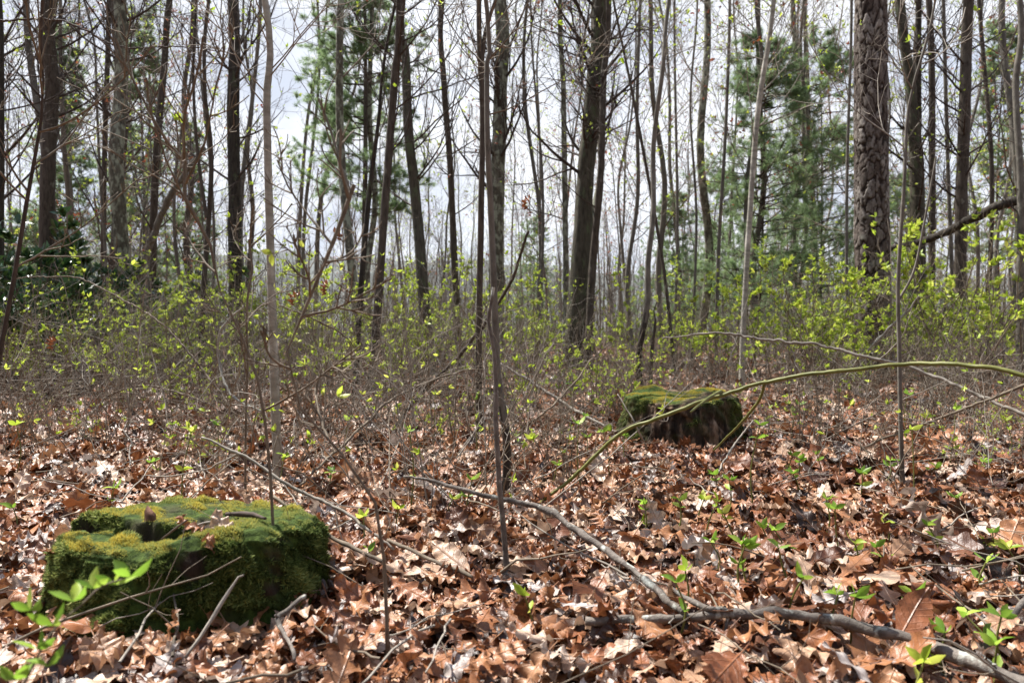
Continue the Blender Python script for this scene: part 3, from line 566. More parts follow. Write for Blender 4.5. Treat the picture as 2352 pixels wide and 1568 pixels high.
# ------------------------------------------------------------------ background trees: copies of a few slender ones
def slender(seed, H, r, mat, twig, nb, budn, bud, lean=0.03):
    rng = np.random.default_rng(seed); o = empty('tree', (0, 0, 0), '', 'tree', 'slender bare trees of the wood behind')
    z = np.linspace(-0.15, H, 9); x = np.cumsum(rng.normal(size=9) * H * 0.010) + lean * z; y = np.cumsum(rng.normal(size=9) * H * 0.010)
    x -= x[0]; y -= y[0]; C = catmull(np.stack([x, y, z], 1), 36); R = r * np.linspace(1.05, 0.12, 36) ** 0.8
    b = MB(); b.tubes(C, R, 9); kid(o, b.build('trunk', mat, o))
    p1, r1 = spawn(C[None], R[None], nb, rng, (0.14, 0.98), (0.35, 0.95), (28, 60), 8, 0.10, 0.09, 0.26, 0.25, 0.006, absl=H * 0.22)
    p2, r2 = spawn(p1, r1, 6, rng, (0.15, 0.97), (0.3, 0.6), (28, 60), 5, 0.08, 0.15, 0.6, 0.4, 0.0045)
    p3, r3 = spawn(p2, r2, 4, rng, (0.2, 1), (0.35, 0.7), (25, 60), 4, 0.05, 0.18, 0.7, 0.5, 0.0036)
    q = MB(); q.tubes(p1, r1, 5); q.tubes(p2, r2, 3); q.tubes(p3, r3, 3); cr_ = kid(o, q.build('crown', twig, o))
    if budn:
        pick = rng.integers(0, len(p3), budn); pos = np.repeat(p3[pick, -1], 3, 0); dr = np.repeat(p3[pick, -1] - p3[pick, -2], 3, 0); dr /= np.linalg.norm(dr, axis=1, keepdims=True) + 1e-9
        l_ = MB(); small_leaves(l_, pos, dr + rng.normal(size=dr.shape) * 0.8, rng, (0.035, 0.07), 0.5); kid(cr_, l_.build('foliage', bud, cr_))
    return o
protos = [slender(101, 13, 0.06, FARB, TWIG, 18, 260, LIME), slender(102, 11, 0.04, GREY, TWIG, 18, 200, LIME, -0.03), slender(103, 15, 0.10, BROWN, TWIGD, 20, 120, LIME, 0.01),
          slender(104, 9, 0.03, GREY, TWIGG, 16, 160, REDBUD, 0.05), slender(105, 14, 0.075, LICH, TWIG, 20, 200, LIME, -0.02), slender(106, 8, 0.024, FARB, TWIGG, 16, 200, LIME, 0.08),
          slender(107, 12, 0.045, FARB, TWIG, 18, 160, REDBUD, 0.0), slender(108, 10, 0.034, PALE, TWIGG, 16, 180, LIME, -0.05)]
pdesc = ['medium grey background tree', 'thin grey background tree', 'stout brown background trunk', 'very thin grey background sapling', 'mottled background trunk',
         'very thin far sapling', 'slim brownish background tree', 'thin pale background tree']
rng = np.random.default_rng(2024); spots = []
NB = 215
for i in range(NB):
    for tr_ in range(30):
        px = rng.uniform(-260, 2612); d = 11 + 45 * rng.random() ** 1.35
        if 560 < px < 830 and rng.random() < 0.62: continue
        if 1000 < px < 1085 and rng.random() < 0.5: continue
        x = P(px, 745, d)[0]
        if all((x - a) ** 2 + (d - b_) ** 2 > 0.8 for a, b_, _, _ in spots): break
    k = int(rng.choice(8, p=[.13, .18, .06, .19, .07, .16, .12, .09])); spots.append((x, d, k, px))
labs = labels_for([(pdesc[k], px, 0) for x, d, k, px in spots], LM_T); used = set()
for (x, d, k, px), lb in zip(spots, labs):
    loc = (x, d, float(gh(x, d)))
    if k not in used:
        used.add(k); o = protos[k]; o.location = loc; o['label'] = lb; o.rotation_euler = (0, 0, rng.uniform(0, 6.28))
    else: copy_tree(protos[k], loc, rng.uniform(0, 6.28), rng.uniform(0.75, 1.25), lb)

# the far wood that reads as one mass
rng = np.random.default_rng(9); N = 1500
d = rng.uniform(50, 150, N); px = rng.uniform(-500, 2852, N); keep = ~((px > 560) & (px < 830) & (rng.random(N) < 0.5)); d = d[keep]; px = px[keep]; N = len(d)
x = (px - 1176) / F * d; z0 = gh(x, d); H = rng.uniform(8, 15, N); t = np.linspace(0, 1, 7)
Pt = np.stack([x[:, None] + rng.normal(size=(N, 1)) * 0.8 * t + rng.normal(size=(N, 7)) * 0.07, d[:, None] + 0 * t, z0[:, None] - 0.2 + H[:, None] * t], -1)
R = rng.uniform(0.035, 0.13, N)[:, None] * (1 - 0.85 * t)
b = MB(); b.tubes(Pt, R, 5)
p1, r1 = spawn(Pt, R, 9, rng, (0.2, 1), (0.15, 0.35), (25, 60), 5, 0.1, 0.12, 0.45, 0.3, 0.010); p2, r2 = spawn(p1, r1, 4, rng, (0.2, 1), (0.35, 0.7), (25, 60), 4, 0.06, 0.15, 0.6, 0.4, 0.008)
b.tubes(p1, r1, 3); b.tubes(p2, r2, 3)
N = 700; an = rng.uniform(math.pi * 1.02, math.pi * 1.98, N); rr = rng.uniform(9, 45, N); x, d = np.cos(an) * rr, np.sin(an) * rr; z0 = gh(x, d); H = rng.uniform(8, 15, N)  # unseen stems behind the camera, added to hold back sky light
Pt = np.stack([x[:, None] + rng.normal(size=(N, 1)) * 0.8 * t + rng.normal(size=(N, 7)) * 0.07, d[:, None] + 0 * t, z0[:, None] - 0.2 + H[:, None] * t], -1); R = rng.uniform(0.04, 0.16, N)[:, None] * (1 - 0.85 * t)
b.tubes(Pt, R, 6); p1, r1 = spawn(Pt, R, 9, rng, (0.1, 1), (0.15, 0.35), (25, 60), 5, 0.1, 0.12, 0.45, 0.3, 0.010); p2, r2 = spawn(p1, r1, 5, rng, (0.1, 1), (0.35, 0.7), (25, 60), 4, 0.06, 0.15, 0.6, 0.4, 0.008)
b.tubes(p1, r1, 3); b.tubes(p2, r2, 3)
o = tag(b.build('distant_woods', FARB), 'far grey mass of bare stems deep in the wood', 'woods'); o['kind'] = 'stuff'

# ------------------------------------------------------------------ shrubs
def shrub(name, seed, H, spread, ns, twig, leafm, nl, lsize, cat='shrub', group='leafing shrubs of the understory', k2=4, k3=3, tuft=5, leafy=0.5, rs=0.005):
    rng = np.random.default_rng(seed); o = empty(name, (0, 0, 0), '', cat, group)
    az = rng.uniform(0, 6.283, ns); tl = rng.uniform(0.05, 0.6, ns); d = np.stack([np.cos(az) * tl, np.sin(az) * tl, np.ones(ns)], 1); d /= np.linalg.norm(d, axis=1, keepdims=True)
    Pt = np.zeros((ns, 9, 3)); Pt[:, 0] = np.stack([rng.normal(size=ns) * spread * 0.12, rng.normal(size=ns) * spread * 0.12, np.full(ns, -0.04)], 1); le = H * rng.uniform(0.6, 1.15, ns)
    for k in range(1, 9):
        d = d + rng.normal(size=d.shape) * 0.13; d /= np.linalg.norm(d, axis=1, keepdims=True); Pt[:, k] = Pt[:, k - 1] + d * (le / 8)[:, None]
    R = np.linspace(rs, rs * 0.4, 9)[None] * rng.uniform(0.7, 1.3, (ns, 1))
    p2, r2 = spawn(Pt, R, k2, rng, (0.3, 0.98), (0.25, 0.55), (30, 70), 6, 0.06, 0.18, 0.65, 0.45, 0.0016)
    p3, r3 = spawn(p2, r2, k3, rng, (0.2, 1), (0.4, 0.8), (25, 65), 5, 0.06, 0.2, 0.75, 0.5, 0.0012)
    b = MB(); b.tubes(Pt, R, 6); b.tubes(p2, r2, 4); b.tubes(p3, r3, 3); kid(o, b.build('stem', twig, o))
    if nl:
        al = np.concatenate([p2, p2, p3[:, [0, 1, 2, 2, 3, 4]]]) if False else p3
        # leaves concentrate on a part of the twigs so that the bush has clumps and gaps
        cl = al[fbm(al[:, -1, 0] / (0.22 * H + 0.05), al[:, -1, 2] / (0.22 * H + 0.05) + al[:, -1, 1] * 3, 2, seed) > np.quantile(fbm(al[:, -1, 0] / (0.22 * H + 0.05), al[:, -1, 2] / (0.22 * H + 0.05) + al[:, -1, 1] * 3, 2, seed), 1 - leafy)]
        pk = rng.integers(0, len(cl), nl // tuft); tj = rng.integers(1, 5, len(pk))
        pos = np.repeat(cl[pk, tj], tuft, 0); dr = np.repeat(cl[pk, tj] - cl[pk, tj - 1], tuft, 0); dr /= np.linalg.norm(dr, axis=1, keepdims=True) + 1e-9
        q = MB(); small_leaves(q, pos + rng.normal(size=pos.shape) * 0.003, dr + rng.normal(size=dr.shape) * 0.75 + np.array([0, 0, 0.35]), rng, lsize); kid(o, q.build('foliage', leafm, o))
    return o
SH = [shrub('shrub', 301, 0.95, 0.8, 9, TWIG, LIME, 800, (0.022, 0.042)), shrub('shrub', 302, 0.75, 0.9, 11, TWIG, LIME, 420, (0.020, 0.035)), shrub('shrub', 303, 1.25, 1.0, 10, TWIG, LIME, 1050, (0.024, 0.045)),
      shrub('shrub', 304, 0.6, 0.7, 10, TWIGG, LIME, 200, (0.018, 0.03)), shrub('shrub', 305, 1.1, 0.8, 8, TWIGG, LIME, 420, (0.022, 0.035)), shrub('shrub', 306, 0.85, 1.1, 13, TWIG, None, 0, (0, 0))]
sdesc = ['lime green leafing shrub', 'low lime leafing shrub', 'tall bright lime shrub', 'low grey twiggy shrub with few leaves', 'tall thin grey shrub with scattered leaves', 'bare brown twiggy shrub']
sp = []
def put(k, px, d, sc): sp.append((k, px, d, sc))
# bushes that stand out in the photograph
for k, px, d, sc in [(2, 1800, 6.6, 1.0), (2, 1900, 6.2, 1.0), (0, 1720, 6.8, 1.1), (2, 1950, 7.2, .95), (0, 1850, 5.6, .9), (0, 1990, 6.4, .85), (0, 1585, 7.2, .8), (0, 1640, 7.6, .9), (2, 1215, 7.5, 1.1), (0, 1250, 8.5, 1.2),
                     (2, 2150, 7.0, 1.2), (2, 2230, 6.4, 1.35), (0, 2290, 6.8, 1.4), (0, 2080, 7.4, 1.3), (2, 215, 7.0, .95), (0, 290, 6.6, .95), (0, 170, 6.2, .75), (2, 100, 6.0, .6), (0, 20, 5.6, .6), (0, 400, 7.2, .9), (0, 480, 6.9, .95),
                     (0, 940, 6.6, 1.0), (1, 990, 6.0, 1.0), (1, 880, 6.4, 1.1), (0, 560, 7, 1.0), (1, 760, 6.8, 1.1), (1, 1330, 6.4, 1.0), (1, 1420, 5.2, .8), (1, 1390, 4.3, .7), (1, 1440, 4.1, .55)]: put(k, px, d, sc * (1.18 if px > 1500 else 1.0))
for px, d in [(90, 9), (180, 9.5), (260, 8.8), (340, 9.6), (420, 8.6), (500, 9.2), (580, 8.8), (660, 9.5), (740, 8.7), (830, 9.2), (920, 9.6), (1010, 9), (1080, 8.6), (150, 7.4), (370, 7.8), (610, 7.6), (700, 7.2), (1440, 9.0), (1530, 8.8), (2330, 8)]: sp.append(((0, 4, 2)[int(px) % 3], px, d, 1.35))
rng = np.random.default_rng(55)
for i in range(120):
    d = 4.4 + 9 * rng.random() ** 1.1; px = rng.uniform(-80, 2430)
    k = int(rng.choice(6, p=[.14, .22, .02, .22, .20, .20])); sc = rng.uniform(0.65, 1.15) * (0.75 if d < 6 else 1)
    if d < 5.5 and 1380 < px < 1800: continue
    if px > 1300 and d < 7: sc *= 0.7
    put(k, px, d, sc)
for i in range(30):
    d = 2.6 + 2.2 * rng.random(); px = rng.uniform(-40, 2400)
    if 1420 < px < 1740 or (px < 800 and d < 2.7): continue
    put(int(rng.choice([1, 3, 3, 5])), px, d, rng.uniform(0.28, 0.5))
labs = labels_for([(sdesc[k], px, 0) for k, px, d, sc in sp], LM_T); used = set()
for (k, px, d, sc), lb in zip(sp, labs):
    loc = at(px, d)
    if k not in used: used.add(k); o = SH[k]; o.location = loc; o['label'] = lb; o.scale = (sc,) * 3; o.rotation_euler = (0, 0, rng.uniform(0, 6.28))
    else: copy_tree(SH[k], loc, rng.uniform(0, 6.28), sc, lb)
# thin whips of bare saplings standing in the leaves
def whip(seed, twig, nl):
    rng = np.random.default_rng(seed); o = empty('sapling', (0, 0, 0), '', 'sapling', 'thin whips of bare saplings'); n = 14
    z = np.linspace(-0.04, 1, n); C = np.stack([np.cumsum(rng.normal(size=n)) * 0.018 + rng.normal() * 0.25 * z ** 1.5, np.cumsum(rng.normal(size=n)) * 0.018, z], 1); C -= C[0] * np.array([1, 1, 0]); C = catmull(C, 30)
    R = np.linspace(0.0042, 0.0014, 30); p1, r1 = spawn(C[None], R[None], 8, rng, (0.25, 0.97), (0.2, 0.5), (30, 60), 7, 0.06, 0.15, 0.6, 0.5, 0.0013); p2, r2 = spawn(p1, r1, 3, rng, (0.3, 1), (0.3, 0.6), (30, 60), 5, 0.05, 0.18, 0.7, 0.5, 0.001)
    b = MB(); b.tubes(C, R, 6); kid(o, b.build('stem', twig, o)); q = MB(); q.tubes(p1, r1, 4); q.tubes(p2, r2, 4); cr_ = kid(o, q.build('crown', twig, o))
    if nl:
        pk = rng.integers(0, len(p2), nl); pos = np.repeat(p2[pk, -1], 4, 0); dr = np.repeat(p2[pk, -1] - p2[pk, -2], 4, 0); dr /= np.linalg.norm(dr, axis=1, keepdims=True) + 1e-9
        l_ = MB(); small_leaves(l_, pos, dr + rng.normal(size=dr.shape) * 0.6 + np.array([0, 0, .3]), rng, (0.016, 0.034)); kid(cr_, l_.build('foliage', LIME, cr_))
    return o
WH = [whip(611, TWIG, 0), whip(612, TWIGG, 5), whip(613, TWIG, 9), whip(614, TWIGD, 4), whip(615, TWIGG, 12)]
wdesc = ['thin bare brown whip', 'thin grey whip with few buds', 'thin brown whip with lime buds', 'thin dark whip', 'thin grey whip with many lime buds']
rng = np.random.default_rng(616); wl = []
for i in range(165):
    d = 1.35 + 5.5 * rng.random() ** 1.15; px = rng.uniform(-30, 2390)
    if d < 1.9 and px < 1500: d += 1.2
    if 60 < px < 780 and d < 2.2: continue
    if 1400 < px < 1760 and d < 4.2: continue
    wl.append((int(rng.integers(0, 5)), px, d, rng.uniform(0.22, 0.55) * (0.5 + d / 3.0)))
used = set()
for (k, px, d, sc), lb in zip(wl, labels_for([(wdesc[k], px, 0) for k, px, d, sc in wl], LM_T)):
    if k not in used: used.add(k); o = WH[k]; o.location = at(px, d); o['label'] = lb; o.scale = (sc,) * 3; o.rotation_euler = (0, 0, rng.uniform(0, 6.28))
    else: copy_tree(WH[k], at(px, d), rng.uniform(0, 6.28), sc, lb)
# dark evergreen shrubs at the left edge
ev = shrub('evergreen_shrub', 401, 1.25, 0.9, 8, TWIGD, EVER, 1300, (0.055, 0.10), 'evergreen shrub', 'dark evergreen shrubs at the left', 4, 3, 5, 0.95, 0.008)
ev.location = at(20, 5.8); ev['label'] = 'dark glossy evergreen shrub at the left edge, lowest and nearest'
for px, d, sc, lb in [(105, 6.6, 1.0, 'dark glossy evergreen shrub beneath the reddish left trunk'), (-60, 6.8, 1.35, 'tall dark evergreen shrub cut by the left edge of the picture'), (215, 9.5, 1.55, 'tall open evergreen shrub behind the lime bush at the left'), (380, 11, 1.4, 'evergreen shrub far back between mottled trunk and blackish trunk'), (60, 8.2, 1.7, 'tallest evergreen shrub, behind the others at the left edge')]:
    copy_tree(ev, at(px, d), px * 0.7, sc, lb)
# brush of fine twigs between the shrubs
rng = np.random.default_rng(66); N = 4800
d = 3.4 + 21 * rng.random(N) ** 1.1; px = rng.uniform(-100, 2450, N); x = (px - 1176) / F * d; h = rng.uniform(0.25, 1.2, N) * np.where((px > 1250) & (d < 8), 0.5, 1) * np.where((px > 1350) & (px < 1780) & (d < 4.6), 0.3, 1) * np.clip(d / 6, 0.35, 1); t = np.linspace(0, 1, 6)
an = rng.uniform(0, 6.28, N); ln = rng.normal(size=N) * 0.4
Pt = np.stack([x[:, None] + (np.cos(an) * ln)[:, None] * t * h[:, None] + np.cumsum(rng.normal(size=(N, 6)) * 0.02, 1), d[:, None] + (np.sin(an) * ln)[:, None] * t * h[:, None], gh(x, d)[:, None] - 0.03 + h[:, None] * t], -1)
b = MB(); R = rng.uniform(0.0012, 0.0042, N)[:, None] * (1 - 0.6 * t); hf = N // 2; b.tubes(Pt[:hf], R[:hf], 4, 0); b.tubes(Pt[hf:], R[hf:], 4, 1)
p1, r1 = spawn(Pt, R, 4, rng, (0.2, 1), (0.35, 0.8), (30, 75), 5, 0.03, 0.2, 0.7, 0.5, 0.0012); hf *= 4; b.tubes(p1[:hf], r1[:hf], 3, 0); b.tubes(p1[hf:], r1[hf:], 3, 1)
N2 = 620; d2 = 2.1 + 4.2 * rng.random(N2) ** 1.2; px2 = rng.uniform(-80, 2430, N2); ok = ~((px2 < 800) & (d2 < 2.5)) & ~((px2 > 1350) & (d2 < 4.4) & (rng.random(N2) < 0.72)) & ~((px2 > 1330) & (px2 < 1800) & (d2 < 4.5)); d2, px2 = d2[ok], px2[ok]; N2 = len(d2)
x2 = (px2 - 1176) / F * d2; az = rng.uniform(0, 6.283, N2); ti = rng.uniform(0.1, 1.25, N2); l2 = rng.uniform(0.25, 0.95, N2) * (0.5 + d2 / 7); t8 = np.linspace(0, 1, 9); bow = rng.normal(size=N2) * 0.28
Pn = np.stack([x2[:, None] + (np.cos(az) * np.sin(ti) * l2)[:, None] * t8, d2[:, None] + (np.sin(az) * np.sin(ti) * l2)[:, None] * t8, (gh(x2, d2) - 0.03)[:, None] + (np.cos(ti) * l2)[:, None] * t8 + (bow * l2)[:, None] * (t8 * (1 - t8))], -1) + np.cumsum(rng.normal(size=(N2, 9, 3)) * 0.006, 1)
Pn[:, :, 2] = np.maximum(Pn[:, :, 2], (gh(x2, d2) - 0.03)[:, None]); Rn = rng.uniform(0.0014, 0.0034, N2)[:, None] * (1 - 0.55 * t8); h2 = N2 // 2
b.tubes(Pn[:h2], Rn[:h2], 5, 0); b.tubes(Pn[h2:], Rn[h2:], 5, 1)
q1, s1 = spawn(Pn, Rn, 4, rng, (0.2, 1), (0.3, 0.7), (30, 70), 6, 0.03, 0.2, 0.7, 0.5, 0.0009); q2, s2 = spawn(q1, s1, 2, rng, (0.2, 1), (0.3, 0.6), (30, 70), 5, 0.03, 0.2, 0.7, 0.5, 0.0008)
b.tubes(q1[:h2 * 4], s1[:h2 * 4], 4, 0); b.tubes(q1[h2 * 4:], s1[h2 * 4:], 4, 1); b.tubes(q2, s2, 3, 0)
pk = rng.integers(0, len(q2), 420); po = np.repeat(q2[pk, -1], 4, 0); dd = np.repeat(q2[pk, -1] - q2[pk, -2], 4, 0); dd /= np.linalg.norm(dd, axis=1, keepdims=True) + 1e-9; small_leaves(b, po, dd + rng.normal(size=dd.shape) * 0.6 + np.array([0, 0, .3]), rng, (0.014, 0.032), m=2)
pk = rng.integers(0, len(p1), 2200); po = np.repeat(p1[pk, -1], 4, 0); dd = np.repeat(p1[pk, -1] - p1[pk, -2], 4, 0); dd /= np.linalg.norm(dd, axis=1, keepdims=True) + 1e-9; small_leaves(b, po, dd + rng.normal(size=dd.shape) * 0.6 + np.array([0, 0, .3]), rng, (0.018, 0.038), m=2)
tag(b.build('brush', [TWIG, TWIGG, LIME]), 'fine tangle of brown twigs with scattered lime buds filling the understory', 'brush')['kind'] = 'stuff'

# ------------------------------------------------------------------ stumps
def stump(name, label, c, rx, ry, Hh, seed, mat, mossf, topf, lean=(0, 0), nthe=260, splint=None, ntuft=30000, tuftlen=(0.004, 0.010), topmoss=0.9, roots=(), groove=0.04):
    rng = np.random.default_rng(seed); g0 = 0.0
    o = empty(name, (c[0], c[1], g0), label, 'tree stump')
    th = np.arange(nthe) / nthe * 2 * math.pi
    ns, ntp = 46, 44
    s = np.concatenate([np.linspace(0, 1, ns), np.linspace(0, 1, ntp + 1)[1:]]); top = np.arange(len(s)) >= ns
    cx, sx = np.cos(th), np.sin(th)
    lob = 1 + 0.10 * fbm(np.cos(th) * 1.7 + 3, np.sin(th) * 1.7 + seed, 3, seed) + 0.05 * fbm(np.cos(th) * 6, np.sin(th) * 6, 2, seed + 3)
    V = np.zeros((len(s), nthe, 3)); A = np.zeros((len(s), nthe))
    for i, q in enumerate(s):
        if not top[i]:
            z = -0.06 + (Hh + 0.06) * q; fl = 1 + sum(k_ * np.exp(-((np.angle(np.exp(1j * (th - a_)))) / w_) ** 2) for a_, w_, k_ in roots) * (1 - q) ** 1.8 + 0.13 * (1 - q) ** 2.2 * (1 + 0.9 * fbm(np.cos(th) * 2.6, np.sin(th) * 2.6, 2, seed + 9)) - 0.035 * sstep(0.88, 1, q)
            rr = lob * fl + groove * fbm(np.cos(th) * 16, np.sin(th) * 16 + z * 2, 3, seed + 6) + 0.07 * fbm(np.cos(th) * 4.5 + z * 6, np.sin(th) * 4.5 + z * 4, 2, seed + 15) + 0.05 * fbm(np.cos(th) * 10 + z * 30, np.sin(th) * 10 + z * 25, 3, seed + 8) + 0.045 * fbm(th * 4, 0 * th + z * 16, 3, seed + 1) * sstep(0, .1, q) + 0.05 * fbm(np.cos(th) * 9, np.sin(th) * 9 + z * 3, 2, seed + 2)
            if i == 0: pass
            x, y = rr * rx * cx, rr * ry * sx; zz = np.full(nthe, z)
            if q > 0.9: zz = zz + topf(x, y) * sstep(0.75, 1, q)
            rim = (rr * 1.0)
        else:
            rr = rim * (1 - q); x, y = rr * rx * cx, rr * ry * sx; zz = Hh + topf(x, y) + 0.012 * sstep(0, .12, q)
        V[i, :, 0], V[i, :, 1], V[i, :, 2] = x + lean[0] * zz, y + lean[1] * zz, zz
        A[i] = mossf(th, zz, bool(top[i]), x, y)
    n = len(s); i = np.arange(n - 1)[:, None] * nthe; j = np.arange(nthe)[None]; j2 = (j + 1) % nthe
    Q = np.stack([i + j, i + j2, i + nthe + j2, i + nthe + j], -1)
    b = MB(); b.add(V + np.array([c[0], c[1], 0]), Q, a=np.clip(A, 0, 1).ravel()); org = np.array([c[0], c[1], 0]); b.build('stump_wood', mat, o, org)
    # moss: short blades growing out of the surface wherever it is mossy
    Pq = V.reshape(-1, 3)[Q.reshape(-1, 4)]; ar = np.linalg.norm(np.cross(Pq[:, 2] - Pq[:, 0], Pq[:, 3] - Pq[:, 1]), axis=1) / 2
    nr = np.cross(Pq[:, 2] - Pq[:, 0], Pq[:, 3] - Pq[:, 1]); nr /= np.linalg.norm(nr, axis=1, keepdims=True) + 1e-12
    ma = A.reshape(-1)[Q.reshape(-1, 4)].mean(1); wgt = ar * sstep(0.25, 0.8, ma); wgt *= (Pq[:, :, 2].mean(1) > -0.01)
    pk = rng.choice(len(wgt), ntuft, p=wgt / wgt.sum()); u, v = rng.random(ntuft)[:, None], rng.random(ntuft)[:, None]; q = Pq[pk]
    pos = (q[:, 0] * (1 - u) + q[:, 1] * u) * (1 - v) + (q[:, 3] * (1 - u) + q[:, 2] * u) * v; nn = nr[pk]
    cl = fbm(pos[:, 0] * 22 + pos[:, 1] * 9, pos[:, 2] * 26 + pos[:, 1] * 20, 3, seed + 40)
    cl2 = fbm(pos[:, 0] * 6 + 3, pos[:, 2] * 8 + pos[:, 1] * 6, 2, seed + 50)
    hum = np.clip(0.6 + 1.9 * cl, 0.12, 1.5) * np.where(nn[:, 2] > 0.6, 0.62, 1)
    k = 3; pos = np.repeat(pos, k, 0); nn = np.repeat(nn, k, 0); hum = np.repeat(hum, k); NN = len(pos)
    dr = nn + rng.normal(size=(NN, 3)) * 0.55 + np.array([0, 0, 0.15]); dr /= np.linalg.norm(dr, axis=1, keepdims=True)
    sd = np.cross(dr, rng.normal(size=(NN, 3))); sd /= np.linalg.norm(sd, axis=1, keepdims=True) + 1e-9
    le = (rng.uniform(tuftlen[0], tuftlen[1], NN) * hum)[:, None]; pos = pos + nn * (0.004 * (hum[:, None] - 0.4))
    V3 = np.stack([pos - sd * le * 0.17, pos + sd * le * 0.17, pos + dr * le], 1)
    istop = nn[:, 2] > 0.6
    col = np.clip(0.42 + 0.40 * np.repeat(cl2, k) + 0.42 * np.repeat(cl, k) + np.repeat(rng.normal(size=NN // k), k) * 0.16 + np.where(istop, topmoss * 0.26, -0.10), 0, 1)  # own moss tone, with sunlit top and shaded sides also painted in
    mb = MB(); mb.add(V3 + np.array([c[0], c[1], 0]), T=np.arange(NN * 3).reshape(-1, 3), a=np.repeat(col, 3)); mo = mb.build('moss', MOSS, o, org, smooth=False)
    mo['kind'] = 'stuff'
    return o, V, A
C1 = np.array([-0.725, 1.535, 0]); RX1, RY1, H1 = 0.266, 0.192, 0.145
def crack1(x, y): return y - (-0.045 + 0.022 * np.sin(x * 21) + 0.018 * fbm(x * 40, x * 0 + 2, 2, 3) - 0.05 * x)
def top1(x, y):
    line = crack1(x, y); left = sstep(0.07, -0.03, x)
    gap = np.exp(-((line + 0.004) / 0.016) ** 4) * sstep(0.06, -0.01, x)
    step = (sstep(-0.010, 0.004, line) * 0.026 - 0.016) * left
    hole = np.exp(-((x - 0.06) / 0.10) ** 2 - ((y - 0.02) / 0.045) ** 2) * 0.012
    return step - 0.055 * gap - hole + 0.010 * fbm(x * 22, y * 22, 3, 4) + 0.010 * fbm(x * 6, y * 6, 2, 44) - 0.02 * y
def moss1(th, z, top, x, y):
    f = fbm(x * 13 + 5, y * 13 + z * 20, 3, 12)
    if top:
        hole = np.exp(-((x - 0.06) / 0.10) ** 2 - ((y - 0.0) / 0.04) ** 2)
        return np.clip(1.0 + 1.0 * f - 1.1 * hole - 1.3 * np.exp(-(crack1(x, y) / 0.013) ** 2) * sstep(0.05, -0.02, x), 0, 1)
    bare = np.exp(-((x - 0.085) / 0.020) ** 2) * (z > 0.075) * (y < 0) + np.exp(-((x - 0.225) / 0.022) ** 2) * (z > 0.04) * (y < 0)
    return np.clip(0.98 + 1.25 * f - 0.85 * bare, 0, 1)
st1, SV1, SA1 = stump('tree_stump', 'wide low moss covered stump with a cracked flat top in the left foreground', C1, RX1, RY1, H1, 5, STUMP, moss1, top1, ntuft=80000, tuftlen=(0.007, 0.016), topmoss=1.5, roots=((-1.75, 0.32, 0.42), (3.14, 0.3, 0.20), (-2.6, 0.25, 0.15), (-0.5, 0.3, 0.12)))
# splinter standing in the crack, as part of the stump
b = MB(); q = P(345, 1220, 1.50); zt = 0.20
pr = np.array([[-.011, -.004], [.010, -.006], [.012, .004], [-.009, .006]]); V = np.concatenate([np.c_[pr + q[:2], np.full(4, 0.12)], np.c_[pr * .95 + q[:2], [zt - .012, zt - .03, zt - .02, zt]]])
b.add(V, [[0, 1, 5, 4], [1, 2, 6, 5], [2, 3, 7, 6], [3, 0, 4, 7], [4, 5, 6, 7]]); b.build('splinter', SPLINT, st1, np.array([C1[0], C1[1], 0]), smooth=False)
C2 = np.array([0.905, 3.66, 0]); RX2, RY2, H2 = 0.285, 0.27, 0.215
def top2(x, y): return 0.022 * fbm(x * 9, y * 9, 3, 7) + 0.03 * np.exp(-((x - 0.16) / 0.08) ** 2 - (y / 0.2) ** 2) + 0.035 * np.exp(-((x + 0.14) / 0.08) ** 2 - ((y - 0.1) / 0.12) ** 2) - 0.01 * (y < -.1)
def moss2(th, z, top, x, y):
    f = fbm(x * 7 + 2, y * 7 + z * 9, 3, 22)
    if top: return np.clip(0.75 + 1.5 * f - 0.7 * np.exp(-((x - 0.03) / 0.09) ** 2), 0, 1)
    return np.clip(0.02 + 0.9 * f + 0.75 * sstep(0.17, 0.24, x) + 0.35 * sstep(0.18, 0.215, z) + 0.4 * sstep(-0.18, -0.24, x), 0, 1)
st2, SV2, SA2 = stump('tree_stump', 'round stump with rotten brown side and yellow green moss on top, farther back', C2, RX2, RY2, H2, 11, STUMP2, moss2, top2, ntuft=26000, tuftlen=(0.006, 0.013), topmoss=1.8, groove=0.05, roots=((-2.4, 0.3, 0.10), (3.0, 0.4, 0.16)))
def in_stump(x, y, m=1.0): return (((x - C1[0]) / (RX1 * m)) ** 2 + ((y - C1[1]) / (RY1 * m)) ** 2 < 1) | (((x - C2[0]) / (RX2 * m)) ** 2 + ((y - C2[1]) / (RY2 * m)) ** 2 < 1)

